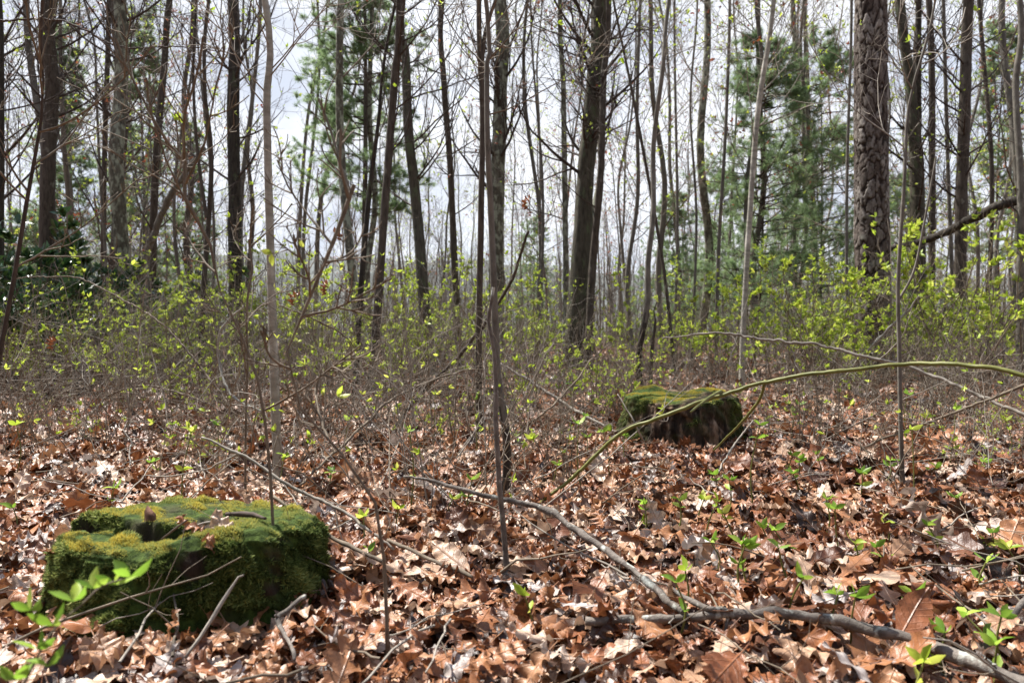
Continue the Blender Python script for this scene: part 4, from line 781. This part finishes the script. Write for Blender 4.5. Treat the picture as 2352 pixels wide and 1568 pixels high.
# ------------------------------------------------------------------ dry oak leaves
def rotm(yaw, pit, rol):
    cy, sy, cp, sp_, cr2, sr = np.cos(yaw), np.sin(yaw), np.cos(pit), np.sin(pit), np.cos(rol), np.sin(rol); z = 0 * yaw; o = z + 1
    Rz = np.stack([np.stack([cy, -sy, z], -1), np.stack([sy, cy, z], -1), np.stack([z, z, o], -1)], -2)
    Rx = np.stack([np.stack([o, z, z], -1), np.stack([z, cp, -sp_], -1), np.stack([z, sp_, cp], -1)], -2)
    Ry = np.stack([np.stack([cr2, z, sr], -1), np.stack([z, o, z], -1), np.stack([-sr, z, cr2], -1)], -2)
    return Rz @ Rx @ Ry
def leaf_verts(N, Sn, C, rng, Ls, curl=1.0):
    t = np.concatenate([[-0.22, -0.02], np.linspace(0.0, 1.0, Sn)]); n = len(t); tc_ = np.clip(t, 0, 1)
    lob = rng.choice([3, 4, 4, 5], N)[:, None]; dep = rng.uniform(0.35, 0.85, N)[:, None]; wmax = rng.uniform(0.40, 0.70, N)[:, None] / 2 * Ls[:, None]
    ov = rng.random(N)[:, None] < 0.14; dep = np.where(ov, 0.06, dep); wmax = np.where(ov, wmax * 0.8, wmax)
    env = np.sin(math.pi * np.clip(tc_, 0, 1) ** 0.80) ** 0.65 * (0.55 + 0.45 * np.sin(math.pi * np.clip(tc_ * 0.9 + 0.02, 0, 1)))
    W = []
    for sd in (0, 1):
        ph = rng.uniform(-0.5, 0.5, N)[:, None] + 3.14; c = 0.5 + 0.5 * np.cos(2 * math.pi * lob * (tc_[None] ** 0.92) + ph)
        W.append(wmax * env[None] * (1 - dep * c ** 0.7 * (1 - 0.55 * (tc_[None] < 0.12))) * (1 + 0.05 * rng.normal(size=(N, n))))
    st = t < 0; pet = np.where(t < -0.1, 0.0011, 0.0012)
    for k in (0, 1): W[k] = np.where(st[None], pet[None], np.maximum(W[k], 0.0012)); 
    cols = np.linspace(-1, 1, C); u = np.where(cols[None, None] < 0, W[0][..., None], W[1][..., None]) * cols
    v = (t[None, :, None] - 0.3) * Ls[:, None, None] + 0.30 * np.abs(u) * (1 - 0.6 * tc_)[None, :, None]
    kx = (rng.normal(size=N) * 9 * curl / (Ls / 0.13))[:, None, None]; ky = (rng.normal(size=N) * 7 * curl / (Ls / 0.13))[:, None, None]
    kx = np.where(np.abs(kx) < 0.5, 0.5, kx); ky = np.where(np.abs(ky) < 0.5, 0.5, ky)
    x = np.sin(u * kx) / kx; z1 = (1 - np.cos(u * kx)) / kx
    rip = rng.uniform(0.003, 0.014, N)[:, None, None] * (Ls / 0.13)[:, None, None] * curl * np.sin(2 * math.pi * lob[..., None] * t[None, :, None] + rng.uniform(0, 6.28, N)[:, None, None] + 1.3 * cols) * np.abs(cols) * (tc_ > 0.03)[None, :, None]
    z1 = z1 + rip
    y = np.sin(v * ky) / ky - z1 * np.sin(v * ky); z = (1 - np.cos(v * ky)) / ky + z1 * np.cos(v * ky)
    tw = (rng.normal(size=N) * 0.5 * curl)[:, None, None] * (t[None, :, None] - 0.4)
    X, Z = x * np.cos(tw) + z * np.sin(tw), -x * np.sin(tw) + z * np.cos(tw)
    V = np.stack([X, np.broadcast_to(y, X.shape), Z], -1)
    uv = np.stack([u / (0.3 * Ls[:, None, None]), np.broadcast_to(t[None, :, None], u.shape)], -1)
    return V, uv, n
def leaves_into(b, pos, Ls, yaw, pit, rol, col, rng, Sn, C, curl=1.0):
    N = len(pos); V, uv, n = leaf_verts(N, Sn, C, rng, Ls, curl)
    V = np.einsum('nij,nabj->nabi', rotm(yaw, pit, rol), V) + pos[:, None, None]
    i = np.arange(N)[:, None, None] * n * C + np.arange(n - 1)[None, :, None] * C; j = np.arange(C - 1)[None, None]
    Q = np.stack([i + j, i + j + 1, i + C + j + 1, i + C + j], -1)
    b.add(V, Q, a=np.repeat(col, n * C), uv=uv)
rng = np.random.default_rng(700)
lit = MB()
def scatter(n, y0, y1, Sn, C, zr, tilt, curl, Lm=0.125, cmean=0.52):
    y = np.sqrt(rng.uniform(y0 ** 2, y1 ** 2, n)); x = rng.uniform(-0.86, 0.86, n) * y + rng.uniform(-0.15, 0.15, n)
    k = ~in_stump(x, y, 0.98); x, y = x[k], y[k]; n = len(x)
    Ls = np.clip(rng.normal(Lm, 0.03, n), 0.06, 0.20)
    ti = np.abs(rng.normal(size=n)) * tilt; ta = rng.uniform(0, 6.28, n)
    z = gh(x, y) - 0.03 + rng.uniform(zr[0], zr[1], n) + 0.20 * Ls * np.sin(ti)
    col = np.clip(cmean + 0.20 * fbm(x * 2.2, y * 2.2, 2, 60) + rng.normal(size=n) * 0.27, 0, 1)
    leaves_into(lit, np.stack([x, y, z], 1), Ls, rng.uniform(0, 6.28, n), np.sin(ta) * ti, np.cos(ta) * ti, col, rng, Sn, C, curl)
scatter(1900, 0.55, 1.9, 21, 5, (0.0, 0.020), 0.22, 0.7, 0.115, cmean=0.38)
scatter(2300, 0.6, 2.3, 23, 5, (0.006, 0.042), 0.34, 1.15, 0.112, 0.44)
scatter(6600, 1.7, 4.2, 17, 5, (0.0, 0.045), 0.40, 1.2, 0.115, 0.44)
scatter(12500, 4.0, 8.0, 10, 3, (0.0, 0.05), 0.45, 1.2, 0.118, 0.45)
scatter(26000, 7.8, 17, 6, 3, (0.0, 0.06), 0.5, 1.2, 0.135)
scatter(16000, 16, 34, 4, 3, (0.0, 0.08), 0.5, 1.2, 0.17)
y = rng.uniform(-3.5, 0.6, 1500); x = rng.uniform(-3, 3, 1500)
leaves_into(lit, np.stack([x, y, gh(x, y) + 0.02], 1), np.full(1500, 0.13), rng.uniform(0, 6.28, 1500), rng.normal(size=1500) * 0.3, rng.normal(size=1500) * 0.3, rng.random(1500), rng, 8, 3)
tag(lit.build('leaf_litter', LEAF), 'carpet of dry brown oak leaves covering the forest floor', 'leaf litter')['kind'] = 'stuff'
# the nearest leaves, one object each
rng = np.random.default_rng(808); LV = []; STK = []
while len(LV) < 292:
    px, py = rng.uniform(-20, 2372), 1568 - 500 * rng.random() ** 1.25 + 40
    p = G(px, py, 0.03); x, y = p[0], p[1]
    if in_stump(np.array(x), np.array(y), 1.08): continue
    if all((x - a[0]) ** 2 + (y - a[1]) ** 2 > 0.045 ** 2 for a in LV): LV.append((x, y, px, min(py, 1560)))
cvals = np.clip(0.46 + rng.normal(size=len(LV)) * 0.28, 0.02, 1.0)
def cname(v): return 'dark brown' if v < 0.25 else 'rust brown' if v < 0.45 else 'orange tan' if v < 0.62 else 'pale tan' if v < 0.93 else 'greyish'
its = []; LL = np.clip(rng.normal(0.126, 0.026, len(LV)), 0.07, 0.175) * np.clip(np.array([q[1] for q in LV]) / 1.45, 0.72, 1)
for (x, y, px, py), v, l_ in zip(LV, cvals, LL): its.append(('%s %s dry oak leaf' % ('large' if l_ > 0.142 else 'small' if l_ < 0.11 else 'medium', cname(v)), px, py))
for (x, y, px, py), v, l_, lb in zip(LV, cvals, LL, labels_for(its, LM_G)):
    b = MB(); ti = min(abs(rng.normal()) * 0.34, 0.8); ta = rng.uniform(0, 6.28); z = float(gh(x, y)) + rng.uniform(0.0, 0.035) + 0.22 * l_ * math.sin(ti); A1 = lambda q: np.array([q])
    leaves_into(b, np.array([[x, y, z]]), A1(l_), A1(rng.uniform(0, 6.28)), A1(math.sin(ta) * ti), A1(math.cos(ta) * ti), A1(v), rng, 34, 7, rng.choice([0.6, 0.9, 1.3]))
    tag(b.build('fallen_leaf', LEAF, None, (x, y, z)), lb, 'leaf', 'fallen oak leaves in the foreground')
for px, py, d, l_, v, lb in [(520, 1218, 1.60, 0.095, 0.75, 'pale curled oak leaf lying on the mossy top of the front stump'), (445, 1212, 1.64, 0.085, 0.4, 'rust curled leaf in the hollow of the front stump top'), (482, 1232, 1.56, 0.07, 0.5, 'small tan leaf near the rim on top of the front stump'),
                             (120, 1265, 1.42, 0.05, 0.3, 'small brown leaf stuck to the left shoulder of the front stump')]:
    p = G(px, py, H1 + 0.022) if px > 200 else P(px, py, d); b = MB(); A1 = lambda q: np.array([q]); leaves_into(b, p[None], A1(l_), A1(rng.uniform(0, 6.28)), A1(0.3), A1(-0.3), A1(v), rng, 26, 7, 1.4)
    tag(b.build('fallen_leaf', LEAF, None, p), lb, 'leaf', 'leaves on the front stump')
for pts, lb in [((420, 1220, 470, 1202, 560, 1196), 'pale thin twig lying across the mossy top of the front stump'), ((372, 1238, 400, 1215, 432, 1192), 'brown twig leaning out of the front stump crack'), ((520, 1180, 570, 1178, 610, 1190), 'thick dark bit of bark on the rear rim of the front stump')]:
    STK.append((p_(*pts), lb))
# dead leaves still hanging in the brush
for px, py, d, lb in [(780, 540, 3.2, 'withered brown leaf hanging in the air right of the pale sapling'), (668, 690, 2.8, 'crumpled rust leaf caught on a twig beside the pale sapling'), (742, 665, 3.0, 'second crumpled leaf, hanging between the hanging withered leaf and the pale sapling'), (118, 795, 3.4, 'crumpled brown leaf caught in the brush at the left'),
                      (1205, 470, 3.6, 'brown dead leaf cluster hanging right of the centre saplings')]:
    p = P(px, py, d); b = MB(); A1 = lambda q: np.array([q]); leaves_into(b, p[None], A1(0.085), A1(1.0), A1(1.45), A1(0.4), A1(0.33), rng, 22, 5, 2.2)
    tag(b.build('dead_leaf', LEAF, None, p), lb, 'leaf', 'dead leaves caught on twigs')

# ------------------------------------------------------------------ fallen branches, sticks, briars
def stick(name, label, cat, paths, mat, seed=1, rough=0.16, wan=0.0012, sides=10, group=None, nb=0, blen=(0.1, 0.3), knots=3):
    """paths: list of (points, radii); the first is the stem, others are branch parts of it"""
    rng = np.random.default_rng(seed); o = None; org = np.asarray(paths[0][0][0], float)
    for k, (pts, rad) in enumerate(paths):
        pts = np.asarray(pts, float); Ln = np.linalg.norm(np.diff(pts, axis=0), axis=1).sum(); n = int(np.clip(Ln / 0.012, 12, 160)); C = catmull(pts, n)
        wv = np.cumsum(rng.normal(size=(n, 3)), 0); wv -= np.linspace(0, 1, n)[:, None] * wv[-1]; C = C + wv * wan * math.sqrt(60 / n) * (Ln / 0.6)
        R = np.interp(np.linspace(0, 1, n), np.linspace(0, 1, len(rad)), rad) * (1 + rough * fbm(np.linspace(0, Ln * 22, n), np.full(n, seed + k), 3, seed))
        for _ in range(knots): R = R * (1 + rng.uniform(0.12, 0.3) * np.exp(-((np.arange(n) - rng.uniform(0.1, .9) * n) / (0.5 * rad[0] / (Ln / n) + 1.0)) ** 2))
        C = np.vstack([C[:1] + 1e-4 * (C[0] - C[1]), C, C[-1:] + 1e-4 * (C[-1] - C[-2])]); R = np.concatenate([[R[0] * 0.05], R, [R[-1] * 0.05]])
        b = MB(); b.tubes(C, R, sides)
        if k == 0 and nb:
            p1, r1 = spawn(C[None, 2:-2], R[None, 2:-2], nb, rng, (0.1, 0.95), blen, (35, 70), 7, 0.02, 0.2, 0.45, 0.4, 0.0010, absl=1.0); p2, r2 = spawn(p1, r1, 2, rng, (0.3, 1), (0.3, 0.6), (30, 60), 5, 0, 0.2, 0.7, 0.5, 0.0008); b.tubes(p1, r1, 5); b.tubes(p2, r2, 4)
        if k == 0: o = tag(b.build(name, mat, None, org), label, cat, group)
        else: b.build('side_branch', mat, o, org)
    return o
mm = 0.001
MAIN = [G(2420, 1600, .05), G(2340, 1560, .045), G(2250, 1528, .045), G(2100, 1470, .045), G(1950, 1425, .05), G(1800, 1400, .06), G(1670, 1402, .055), G(1570, 1406, .055), G(1470, 1412, .045), G(1345, 1425, .035)]
stick('fallen_branch', 'long forked grey fallen branch lying across the leaves at the lower right', 'branch',
      [(MAIN, [11 * mm, 10.5 * mm, 10.5 * mm, 10 * mm, 9.5 * mm, 9 * mm, 8 * mm, 7 * mm, 7 * mm, 8 * mm]),
       ([G(1572, 1406, .055), G(1535, 1378, .062), G(1490, 1340, .07), G(1400, 1275, .09), G(1310, 1215, .115), G(1250, 1185, .13), G(1160, 1160, .15), G(1080, 1138, .17), G(1000, 1112, .185), G(928, 1094, .20)], [8 * mm, 7.2 * mm, 7 * mm, 7.5 * mm, 7 * mm, 7 * mm, 6 * mm, 5.5 * mm, 4.5 * mm, 3.5 * mm]),
       ([G(1668, 1400, .055), G(1630, 1398, .06), G(1570, 1372, .062), G(1540, 1350, .06)], [5 * mm, 4.5 * mm, 4 * mm, 3 * mm])], DEADW, 3, 0.22, knots=8, nb=6, blen=(0.03, 0.11))
stick('briar_stem', 'long arching green briar stem passing over the rear stump', 'briar',
      [([G(1238, 1158, 0), P(1330, 1082, 2.25), P(1430, 990, 2.2), P(1500, 955, 2.15), P(1560, 930, 2.1), P(1640, 902, 2.1), P(1760, 872, 2.05), P(1900, 846, 1.95), P(2080, 829, 1.85), P(2200, 830, 1.75), P(2352, 856, 1.65), P(2500, 930, 1.55), P(2640, 1080, 1.5), P(2740, 1400, 1.45)], [6 * mm] * 4 + [5.6 * mm] * 9 + [5.6 * mm]),
       ([P(1758, 874, 2.05), P(1745, 915, 2.1), P(1715, 955, 2.2), P(1680, 995, 2.35), P(1640, 1033, 2.55)], [4.5 * mm, 4.5 * mm, 4 * mm, 4 * mm, 3.5 * mm]),
       ([P(1655, 897, 2.1), P(1622, 918, 2.0), P(1586, 946, 1.92)], [4.5 * mm, 4 * mm, 2.5 * mm])], BRIAR, 5, 0.06, 0.0005)
stick('dead_branch', 'bare grey branch reaching left above the rear stump', 'branch', [([P(1520, 774, 3.6), P(1620, 770, 3.5), P(1720, 768, 3.4), P(1850, 790, 3.25), P(1980, 824, 3.1), P(2120, 860, 2.95), P(2240, 905, 2.8), P(2400, 975, 2.6), P(2560, 1060, 2.45)], [3 * mm, 5 * mm, 6.5 * mm, 6.5 * mm, 7 * mm, 7 * mm, 7 * mm, 7 * mm, 7 * mm])], TWIGG, 6, nb=5, blen=(0.15, 0.45))
stick('dead_branch', 'long straight dead stem slanting up to the right beside the slim right sapling', 'branch', [([G(1920, 1044, .02), P(2060, 995, 3.0), P(2200, 945, 2.8), P(2352, 890, 2.6), P(2500, 830, 2.5)], [5 * mm, 5 * mm, 6 * mm, 6 * mm, 6 * mm])], TWIG, 7, nb=4)
stick('dead_sapling', 'dead brown stem leaning up right between the centre saplings', 'stem', [([G(905, 985, .0), P(960, 905, 4.0), P(1040, 815, 3.9), P(1140, 690, 3.8), P(1190, 600, 3.7), P(1215, 530, 3.65)], [11 * mm, 11 * mm, 11 * mm, 10 * mm, 9 * mm, 7 * mm])], BROWN, 8, nb=4)
stick('dead_branch', 'thin dark branch arching from the leaves toward the centre saplings', 'branch', [([G(690, 1112, .02), P(780, 1030, 2.7), P(880, 930, 2.9), P(960, 885, 3.1), P(1050, 855, 3.3), P(1110, 848, 3.4)], [4.5 * mm, 5.5 * mm, 6 * mm, 5.5 * mm, 4.5 * mm, 3 * mm])], TWIG, 9, nb=6)
stick('dead_branch', 'thin pale branch slanting down from upper left behind the front stump', 'branch', [([P(465, 1003, 1.9), P(550, 1040, 1.88), P(622, 1085, 1.85), P(740, 1150, 1.8), P(840, 1215, 1.72), P(905, 1262, 1.68)], [3 * mm, 4 * mm, 4.2 * mm, 4.2 * mm, 4 * mm, 3 * mm]), ([P(550, 1040, 1.88), P(480, 1075, 1.95), P(390, 1090, 2.0), P(330, 1092, 2.05)], [2.5 * mm, 2.2 * mm, 2 * mm, 1.2 * mm])], TWIGG, 10, nb=3)
stick('dead_branch', 'brown stick slanting down over the right end of the front stump', 'branch', [([P(628, 1140, 1.75), P(700, 1192, 1.66), P(790, 1245, 1.58), P(880, 1290, 1.52)], [4.2 * mm, 4.5 * mm, 4.5 * mm, 4 * mm])], TWIG, 11)
stick('dead_branch', 'brown stick lying on leaves right of the front stump', 'branch', [([G(890, 1240, .06), G(970, 1275, .05), G(1085, 1325, .04)], [4 * mm, 4.2 * mm, 3.5 * mm])], TWIG, 12)
stick('dead_branch', 'dark straight twig leaning from the leaves up against the front stump', 'branch', [([G(425, 1510, .02), P(480, 1430, 1.22), P(540, 1335, 1.28), P(560, 1320, 1.29)], [3.0 * mm, 3.2 * mm, 2.8 * mm, 2.0 * mm])], TWIGG, 13)
stick('fallen_twig', 'short white lichened forked twig in front of the front stump', 'twig', [([G(700, 1366, .06), G(665, 1398, .055), G(640, 1420, .05), G(655, 1452, .045), G(673, 1490, .04), G(676, 1515, .035)], [4.5 * mm, 4.5 * mm, 4.5 * mm, 3.5 * mm, 3 * mm, 2.4 * mm]), ([G(640, 1420, .05), G(632, 1412, .06)], [3 * mm, 2 * mm])], DEADW, 14)
stick('dead_branch', 'grey lichened stick slanting down right toward the rear stump', 'branch', [([P(1150, 835, 4.3), P(1210, 870, 4.15), P(1290, 925, 4.0), P(1370, 970, 3.8), P(1420, 995, 3.7)], [6 * mm, 9 * mm, 9 * mm, 8 * mm, 6 * mm])], TWIGG, 15)
stick('dead_branch', 'thin brown stem leaning right crossing the mossy sapling foot', 'branch', [([G(1170, 1010, .0), P(1230, 955, 3.0), P(1290, 905, 3.1), P(1350, 840, 3.2), P(1400, 790, 3.3)], [5 * mm, 5 * mm, 4.5 * mm, 4 * mm, 2.5 * mm])], TWIG, 16, nb=3)
stick('dead_branch', 'thin grey purple stick leaning at the right of the rear stump', 'branch', [([G(1650, 1085, .02), P(1690, 1015, 2.85), P(1730, 965, 2.9)], [4 * mm, 4 * mm, 3 * mm])], TWIGG, 17)
stick('dead_branch', 'pale bent stick leaning in the brush at the right', 'branch', [([G(1905, 905, 0.0), P(1985, 815, 5.4), P(2080, 720, 5.2), P(2110, 680, 5.1)], [7 * mm, 11 * mm, 9 * mm, 6 * mm])], PALE, 18, nb=3)
stick('fallen_log', 'brown broken log end high in the brush at the right edge', 'log', [([P(2362, 452, 8.0), P(2320, 464, 8.1), P(2270, 482, 8.2), P(2150, 545, 9.2), P(2040, 572, 10)], [52 * mm, 54 * mm, 50 * mm, 44 * mm, 36 * mm])], DARK, 19, sides=14)
stick('leaning_log', 'grey dead trunk leaning across behind the mottled trunk', 'log', [([P(300, 690, 12.5), P(380, 480, 12.2), P(470, 340, 12.0)], [60 * mm, 55 * mm, 45 * mm])], GREY, 20, sides=14)
stick('dead_branch', 'curved pale vine arching left of the pale sapling', 'branch', [([P(560, 700, 3.5), P(505, 760, 3.5), P(500, 830, 3.5), P(530, 905, 3.4), P(600, 945, 3.35)], [4 * mm, 6 * mm, 6.5 * mm, 6 * mm, 5 * mm])], PALE, 21)
stick('fallen_twig', 'tiny white branched twig on the leaves behind the front stump', 'twig', [([G(300, 1068, .02), G(298, 1040, .05), G(300, 1010, .09), G(285, 990, .12), G(290, 970, .15)], [3 * mm, 3.2 * mm, 3 * mm, 2.5 * mm, 1.5 * mm])], DEADW, 22, nb=4, blen=(0.04, 0.12))
stick('fallen_twig', 'pale curled twig hooked on the mossy sapling foot', 'twig', [([P(1160, 1022, 2.35), P(1155, 995, 2.33), P(1160, 978, 2.32), P(1150, 968, 2.3), P(1147, 958, 2.3)], [3 * mm] * 4 + [2 * mm])], DEADW, 23)
stick('fallen_twig', 'thin white stick leaning on the left side of the rear stump', 'twig', [([G(1487, 1032, .0), P(1462, 985, 3.2), P(1435, 935, 3.25), P(1418, 905, 3.3)], [4 * mm, 4 * mm, 3 * mm, 2 * mm])], TWIGG, 24)
stick('fallen_branch', 'grey branch crossing the lower right corner upward', 'branch', [([G(2410, 1330, .02), P(2352, 1385, 1.35), P(2290, 1440, 1.33), P(2230, 1395, 1.4)], [7 * mm, 6 * mm, 5 * mm, 3 * mm])], DEADW, 25)
stick('dead_branch', 'long dark bare limb across the upper left sky', 'branch', [([P(-60, 48, 4.2), P(130, 52, 4.2), P(280, 110, 4.1), P(430, 108, 4.0), P(520, 120, 4.0)], [7 * mm, 6 * mm, 5 * mm, 4 * mm, 2 * mm])], TWIGD, 26, nb=7, blen=(0.2, 0.5))
stick('dead_branch', 'bent brown branch low in the brush left of the pale sapling', 'branch', [([G(190, 985, 0), P(245, 905, 4.2), P(330, 880, 4.1), P(430, 905, 4.0), P(540, 960, 3.9)], [5 * mm, 6 * mm, 6 * mm, 5 * mm, 3 * mm])], TWIG, 27, nb=6)
stick('dead_branch', 'long thin stem bowing across the brush from the left edge', 'branch', [([P(40, 640, 4.4), P(170, 640, 4.3), P(300, 700, 4.2), P(420, 800, 4.0), P(520, 930, 3.8), G(570, 1000, 0)], [3 * mm, 4 * mm, 5 * mm, 6 * mm, 6 * mm, 6 * mm])], TWIG, 28, nb=6)
stick('dead_branch', 'drooping reddish twigs spraying right of the pale sapling', 'branch', [([P(640, 700, 2.9), P(720, 730, 2.9), P(790, 770, 2.95), P(830, 820, 3.0)], [3 * mm, 3.5 * mm, 3 * mm, 2 * mm])], TWIG, 29, nb=10, blen=(0.1, 0.35))
for k, (pp, lb) in enumerate(STK):
    th_ = 5 * mm if 'thick' in lb else 2 * mm
    stick('fallen_twig', lb, 'twig', [([G(x, y, H1 + 0.02 + (0.02 if 'leaning' in lb else 0.004) * i) for i, (x, y) in enumerate(pp)], [th_, th_, th_ * 0.6])], (TWIGD if 'thick' in lb else TWIGG if 'pale' in lb else TWIG), 60 + k)
# small twigs strewn over the litter
tl = MB(); N = 1500; y = np.sqrt(rng.uniform(0.8, 9.5 ** 2, N)); x = rng.uniform(-0.85, 0.85, N) * y; kk = ~in_stump(x, y, 1.05); x, y = x[kk], y[kk]; N = len(x)
an = rng.uniform(0, 6.28, N); le = rng.uniform(0.08, 0.5, N); el = np.abs(rng.normal(size=N)) * 0.22; t = np.linspace(0, 1, 7)
Pt = np.stack([x[:, None] + (np.cos(an) * np.cos(el) * le)[:, None] * t, y[:, None] + (np.sin(an) * np.cos(el) * le)[:, None] * t, (gh(x, y) + 0.035)[:, None] + (np.sin(el) * le)[:, None] * t], -1) + np.cumsum(rng.normal(size=(N, 7, 3)) * 0.006, 1)
R = rng.uniform(0.0012, 0.0032, N)[:, None] * (1 - 0.5 * t); half = N // 2
tl.tubes(Pt[:half], R[:half], 5, 0); tl.tubes(Pt[half:], R[half:], 5, 1)
p1, r1 = spawn(Pt, R, 2, rng, (0.2, 0.9), (0.2, 0.5), (30, 70), 5, 0.03, 0.2, 0.7, 0.5, 0.0009); tl.tubes(p1, r1, 4, 0)
tag(tl.build('twig_litter', [TWIG, TWIGG]), 'countless thin dead twigs strewn over the fallen leaves', 'twigs')['kind'] = 'stuff'

# ------------------------------------------------------------------ seedlings with fresh leaves
def seedling(seed, px, py, s, lb, size=(0.03, 0.05), nl=5, mat=FRESH, tuft=1, d=None):
    rng = np.random.default_rng(seed); tip = G(px, py, s) if d is None else P(px, py, d); foot = tip + np.array([rng.normal() * 0.02, rng.normal() * 0.02, 0]); foot[2] = float(gh(foot[0], foot[1])) - 0.01
    o = empty('seedling', foot, lb, 'seedling', 'green seedlings on the leaf litter')
    C = catmull([foot, (foot + tip) / 2 + rng.normal(size=3) * 0.008, tip], 14); b = MB(); b.tubes(C, np.linspace(0.0028, 0.0016, 14), 6); b.build('stem', BRIAR, o, foot)
    pos = [tip] * nl; dr = [np.array([math.cos(a), math.sin(a), rng.uniform(0.25, 1.1)]) for a in rng.uniform(0, 6.28) + np.arange(nl) * 2.4]
    for _ in range(tuft):
        q = C[rng.integers(6, 12)]; a = rng.uniform(0, 6.28)
        for w_ in (0, math.pi): pos.append(q); dr.append(np.array([math.cos(a + w_), math.sin(a + w_), 0.5]))
    for p, v in zip(pos, dr):
        l_ = MB(); small_leaves(l_, np.array([p]), np.array([v]), rng, size, 0.48, arch=0.35); l_.build('leaf', mat, o, foot)
SD = [(500, 975), (655, 1045), (845, 1265), (915, 1168), (1085, 1100), (1280, 1068), (1385, 992), (1435, 1000), (1205, 1367), (1040, 1145), (835, 1185), (660, 1198), (668, 1275), (548, 1316), (30, 1165), (262, 1120), (1090, 917), (1185, 1003), (1282, 892),
      (1640, 1090), (1675, 1102), (1835, 1052), (1980, 1085), (2045, 1057), (2190, 1012), (2260, 1060), (2280, 1222), (2268, 1252), (1925, 1365), (1965, 1370), (2095, 1362), (2170, 1452), (2290, 1480), (2300, 1415), (2122, 1520), (1480, 1157), (1780, 1217),
      (2150, 1072), (2195, 1142), (1745, 975), (1835, 928), (1875, 1042), (1310, 1010), (760, 1085), (395, 975), (800, 965), (1000, 905), (1120, 870), (2310, 965), (2085, 905), (440, 990), (940, 990), (1360, 905), (350, 1060), (1560, 1148), (2130, 960)]
rng = np.random.default_rng(403)
for _ in range(30):
    y = 880 + 560 * rng.random() ** 1.3; x = rng.uniform(20, 2340) if y < 1120 else rng.uniform(1350, 2340)
    if not (1440 < x < 1720 and y < 1040) and not (60 < x < 760 and y > 1090): SD.append((round(x), round(y)))
rng = np.random.default_rng(404)
for q, ((px, py), lb) in enumerate(zip(SD, labels_for([('fresh green leafy seedling', a, b_) for a, b_ in SD], LM_G))):
    far = py < 1000; s = rng.uniform(0.05, 0.12) if not far else rng.uniform(0.12, 0.28)
    seedling(900 + q, px, py, s, lb, (0.018, 0.038) if not far else (0.024, 0.042), int(rng.integers(3, 6)), FRESH if rng.random() < 0.75 else LIME, int(rng.integers(0, 2)))
# sprig close to the lens at the lower left
def sprig():
    rng = np.random.default_rng(12); pts = [P(20, 1640, 0.72), P(60, 1560, 0.72), P(120, 1450, 0.74), P(190, 1385, 0.76), P(235, 1345, 0.78), P(300, 1325, 0.80)]
    foot = pts[0].copy(); foot[2] = float(gh(foot[0], foot[1])); pts = [foot] + pts; C = catmull(pts, 40); o = empty('seedling', foot, 'blurred green leafy sprig close to the lens in the lower left corner', 'seedling')
    b = MB(); b.tubes(C, np.linspace(0.002, 0.001, 40), 6); b.build('stem', TWIG, o, foot)
    for px, py, d in [(120, 1435, .74), (85, 1490, .73), (165, 1380, .76), (215, 1350, .78), (262, 1340, .79), (300, 1325, .8), (40, 1560, .72), (110, 1530, .72), (70, 1400, .74)]:
        q = P(px, py, d); a = rng.uniform(0, 6.28)
        for w_ in (0, 2.2, 4.0):
            l_ = MB(); small_leaves(l_, q[None], np.array([[math.cos(a + w_), 0.6 * math.sin(a + w_), 0.55]]), rng, (0.022, 0.034), 0.42); l_.build('leaf', FRESH, o, foot)
sprig()
print('objects', len(bpy.data.objects))
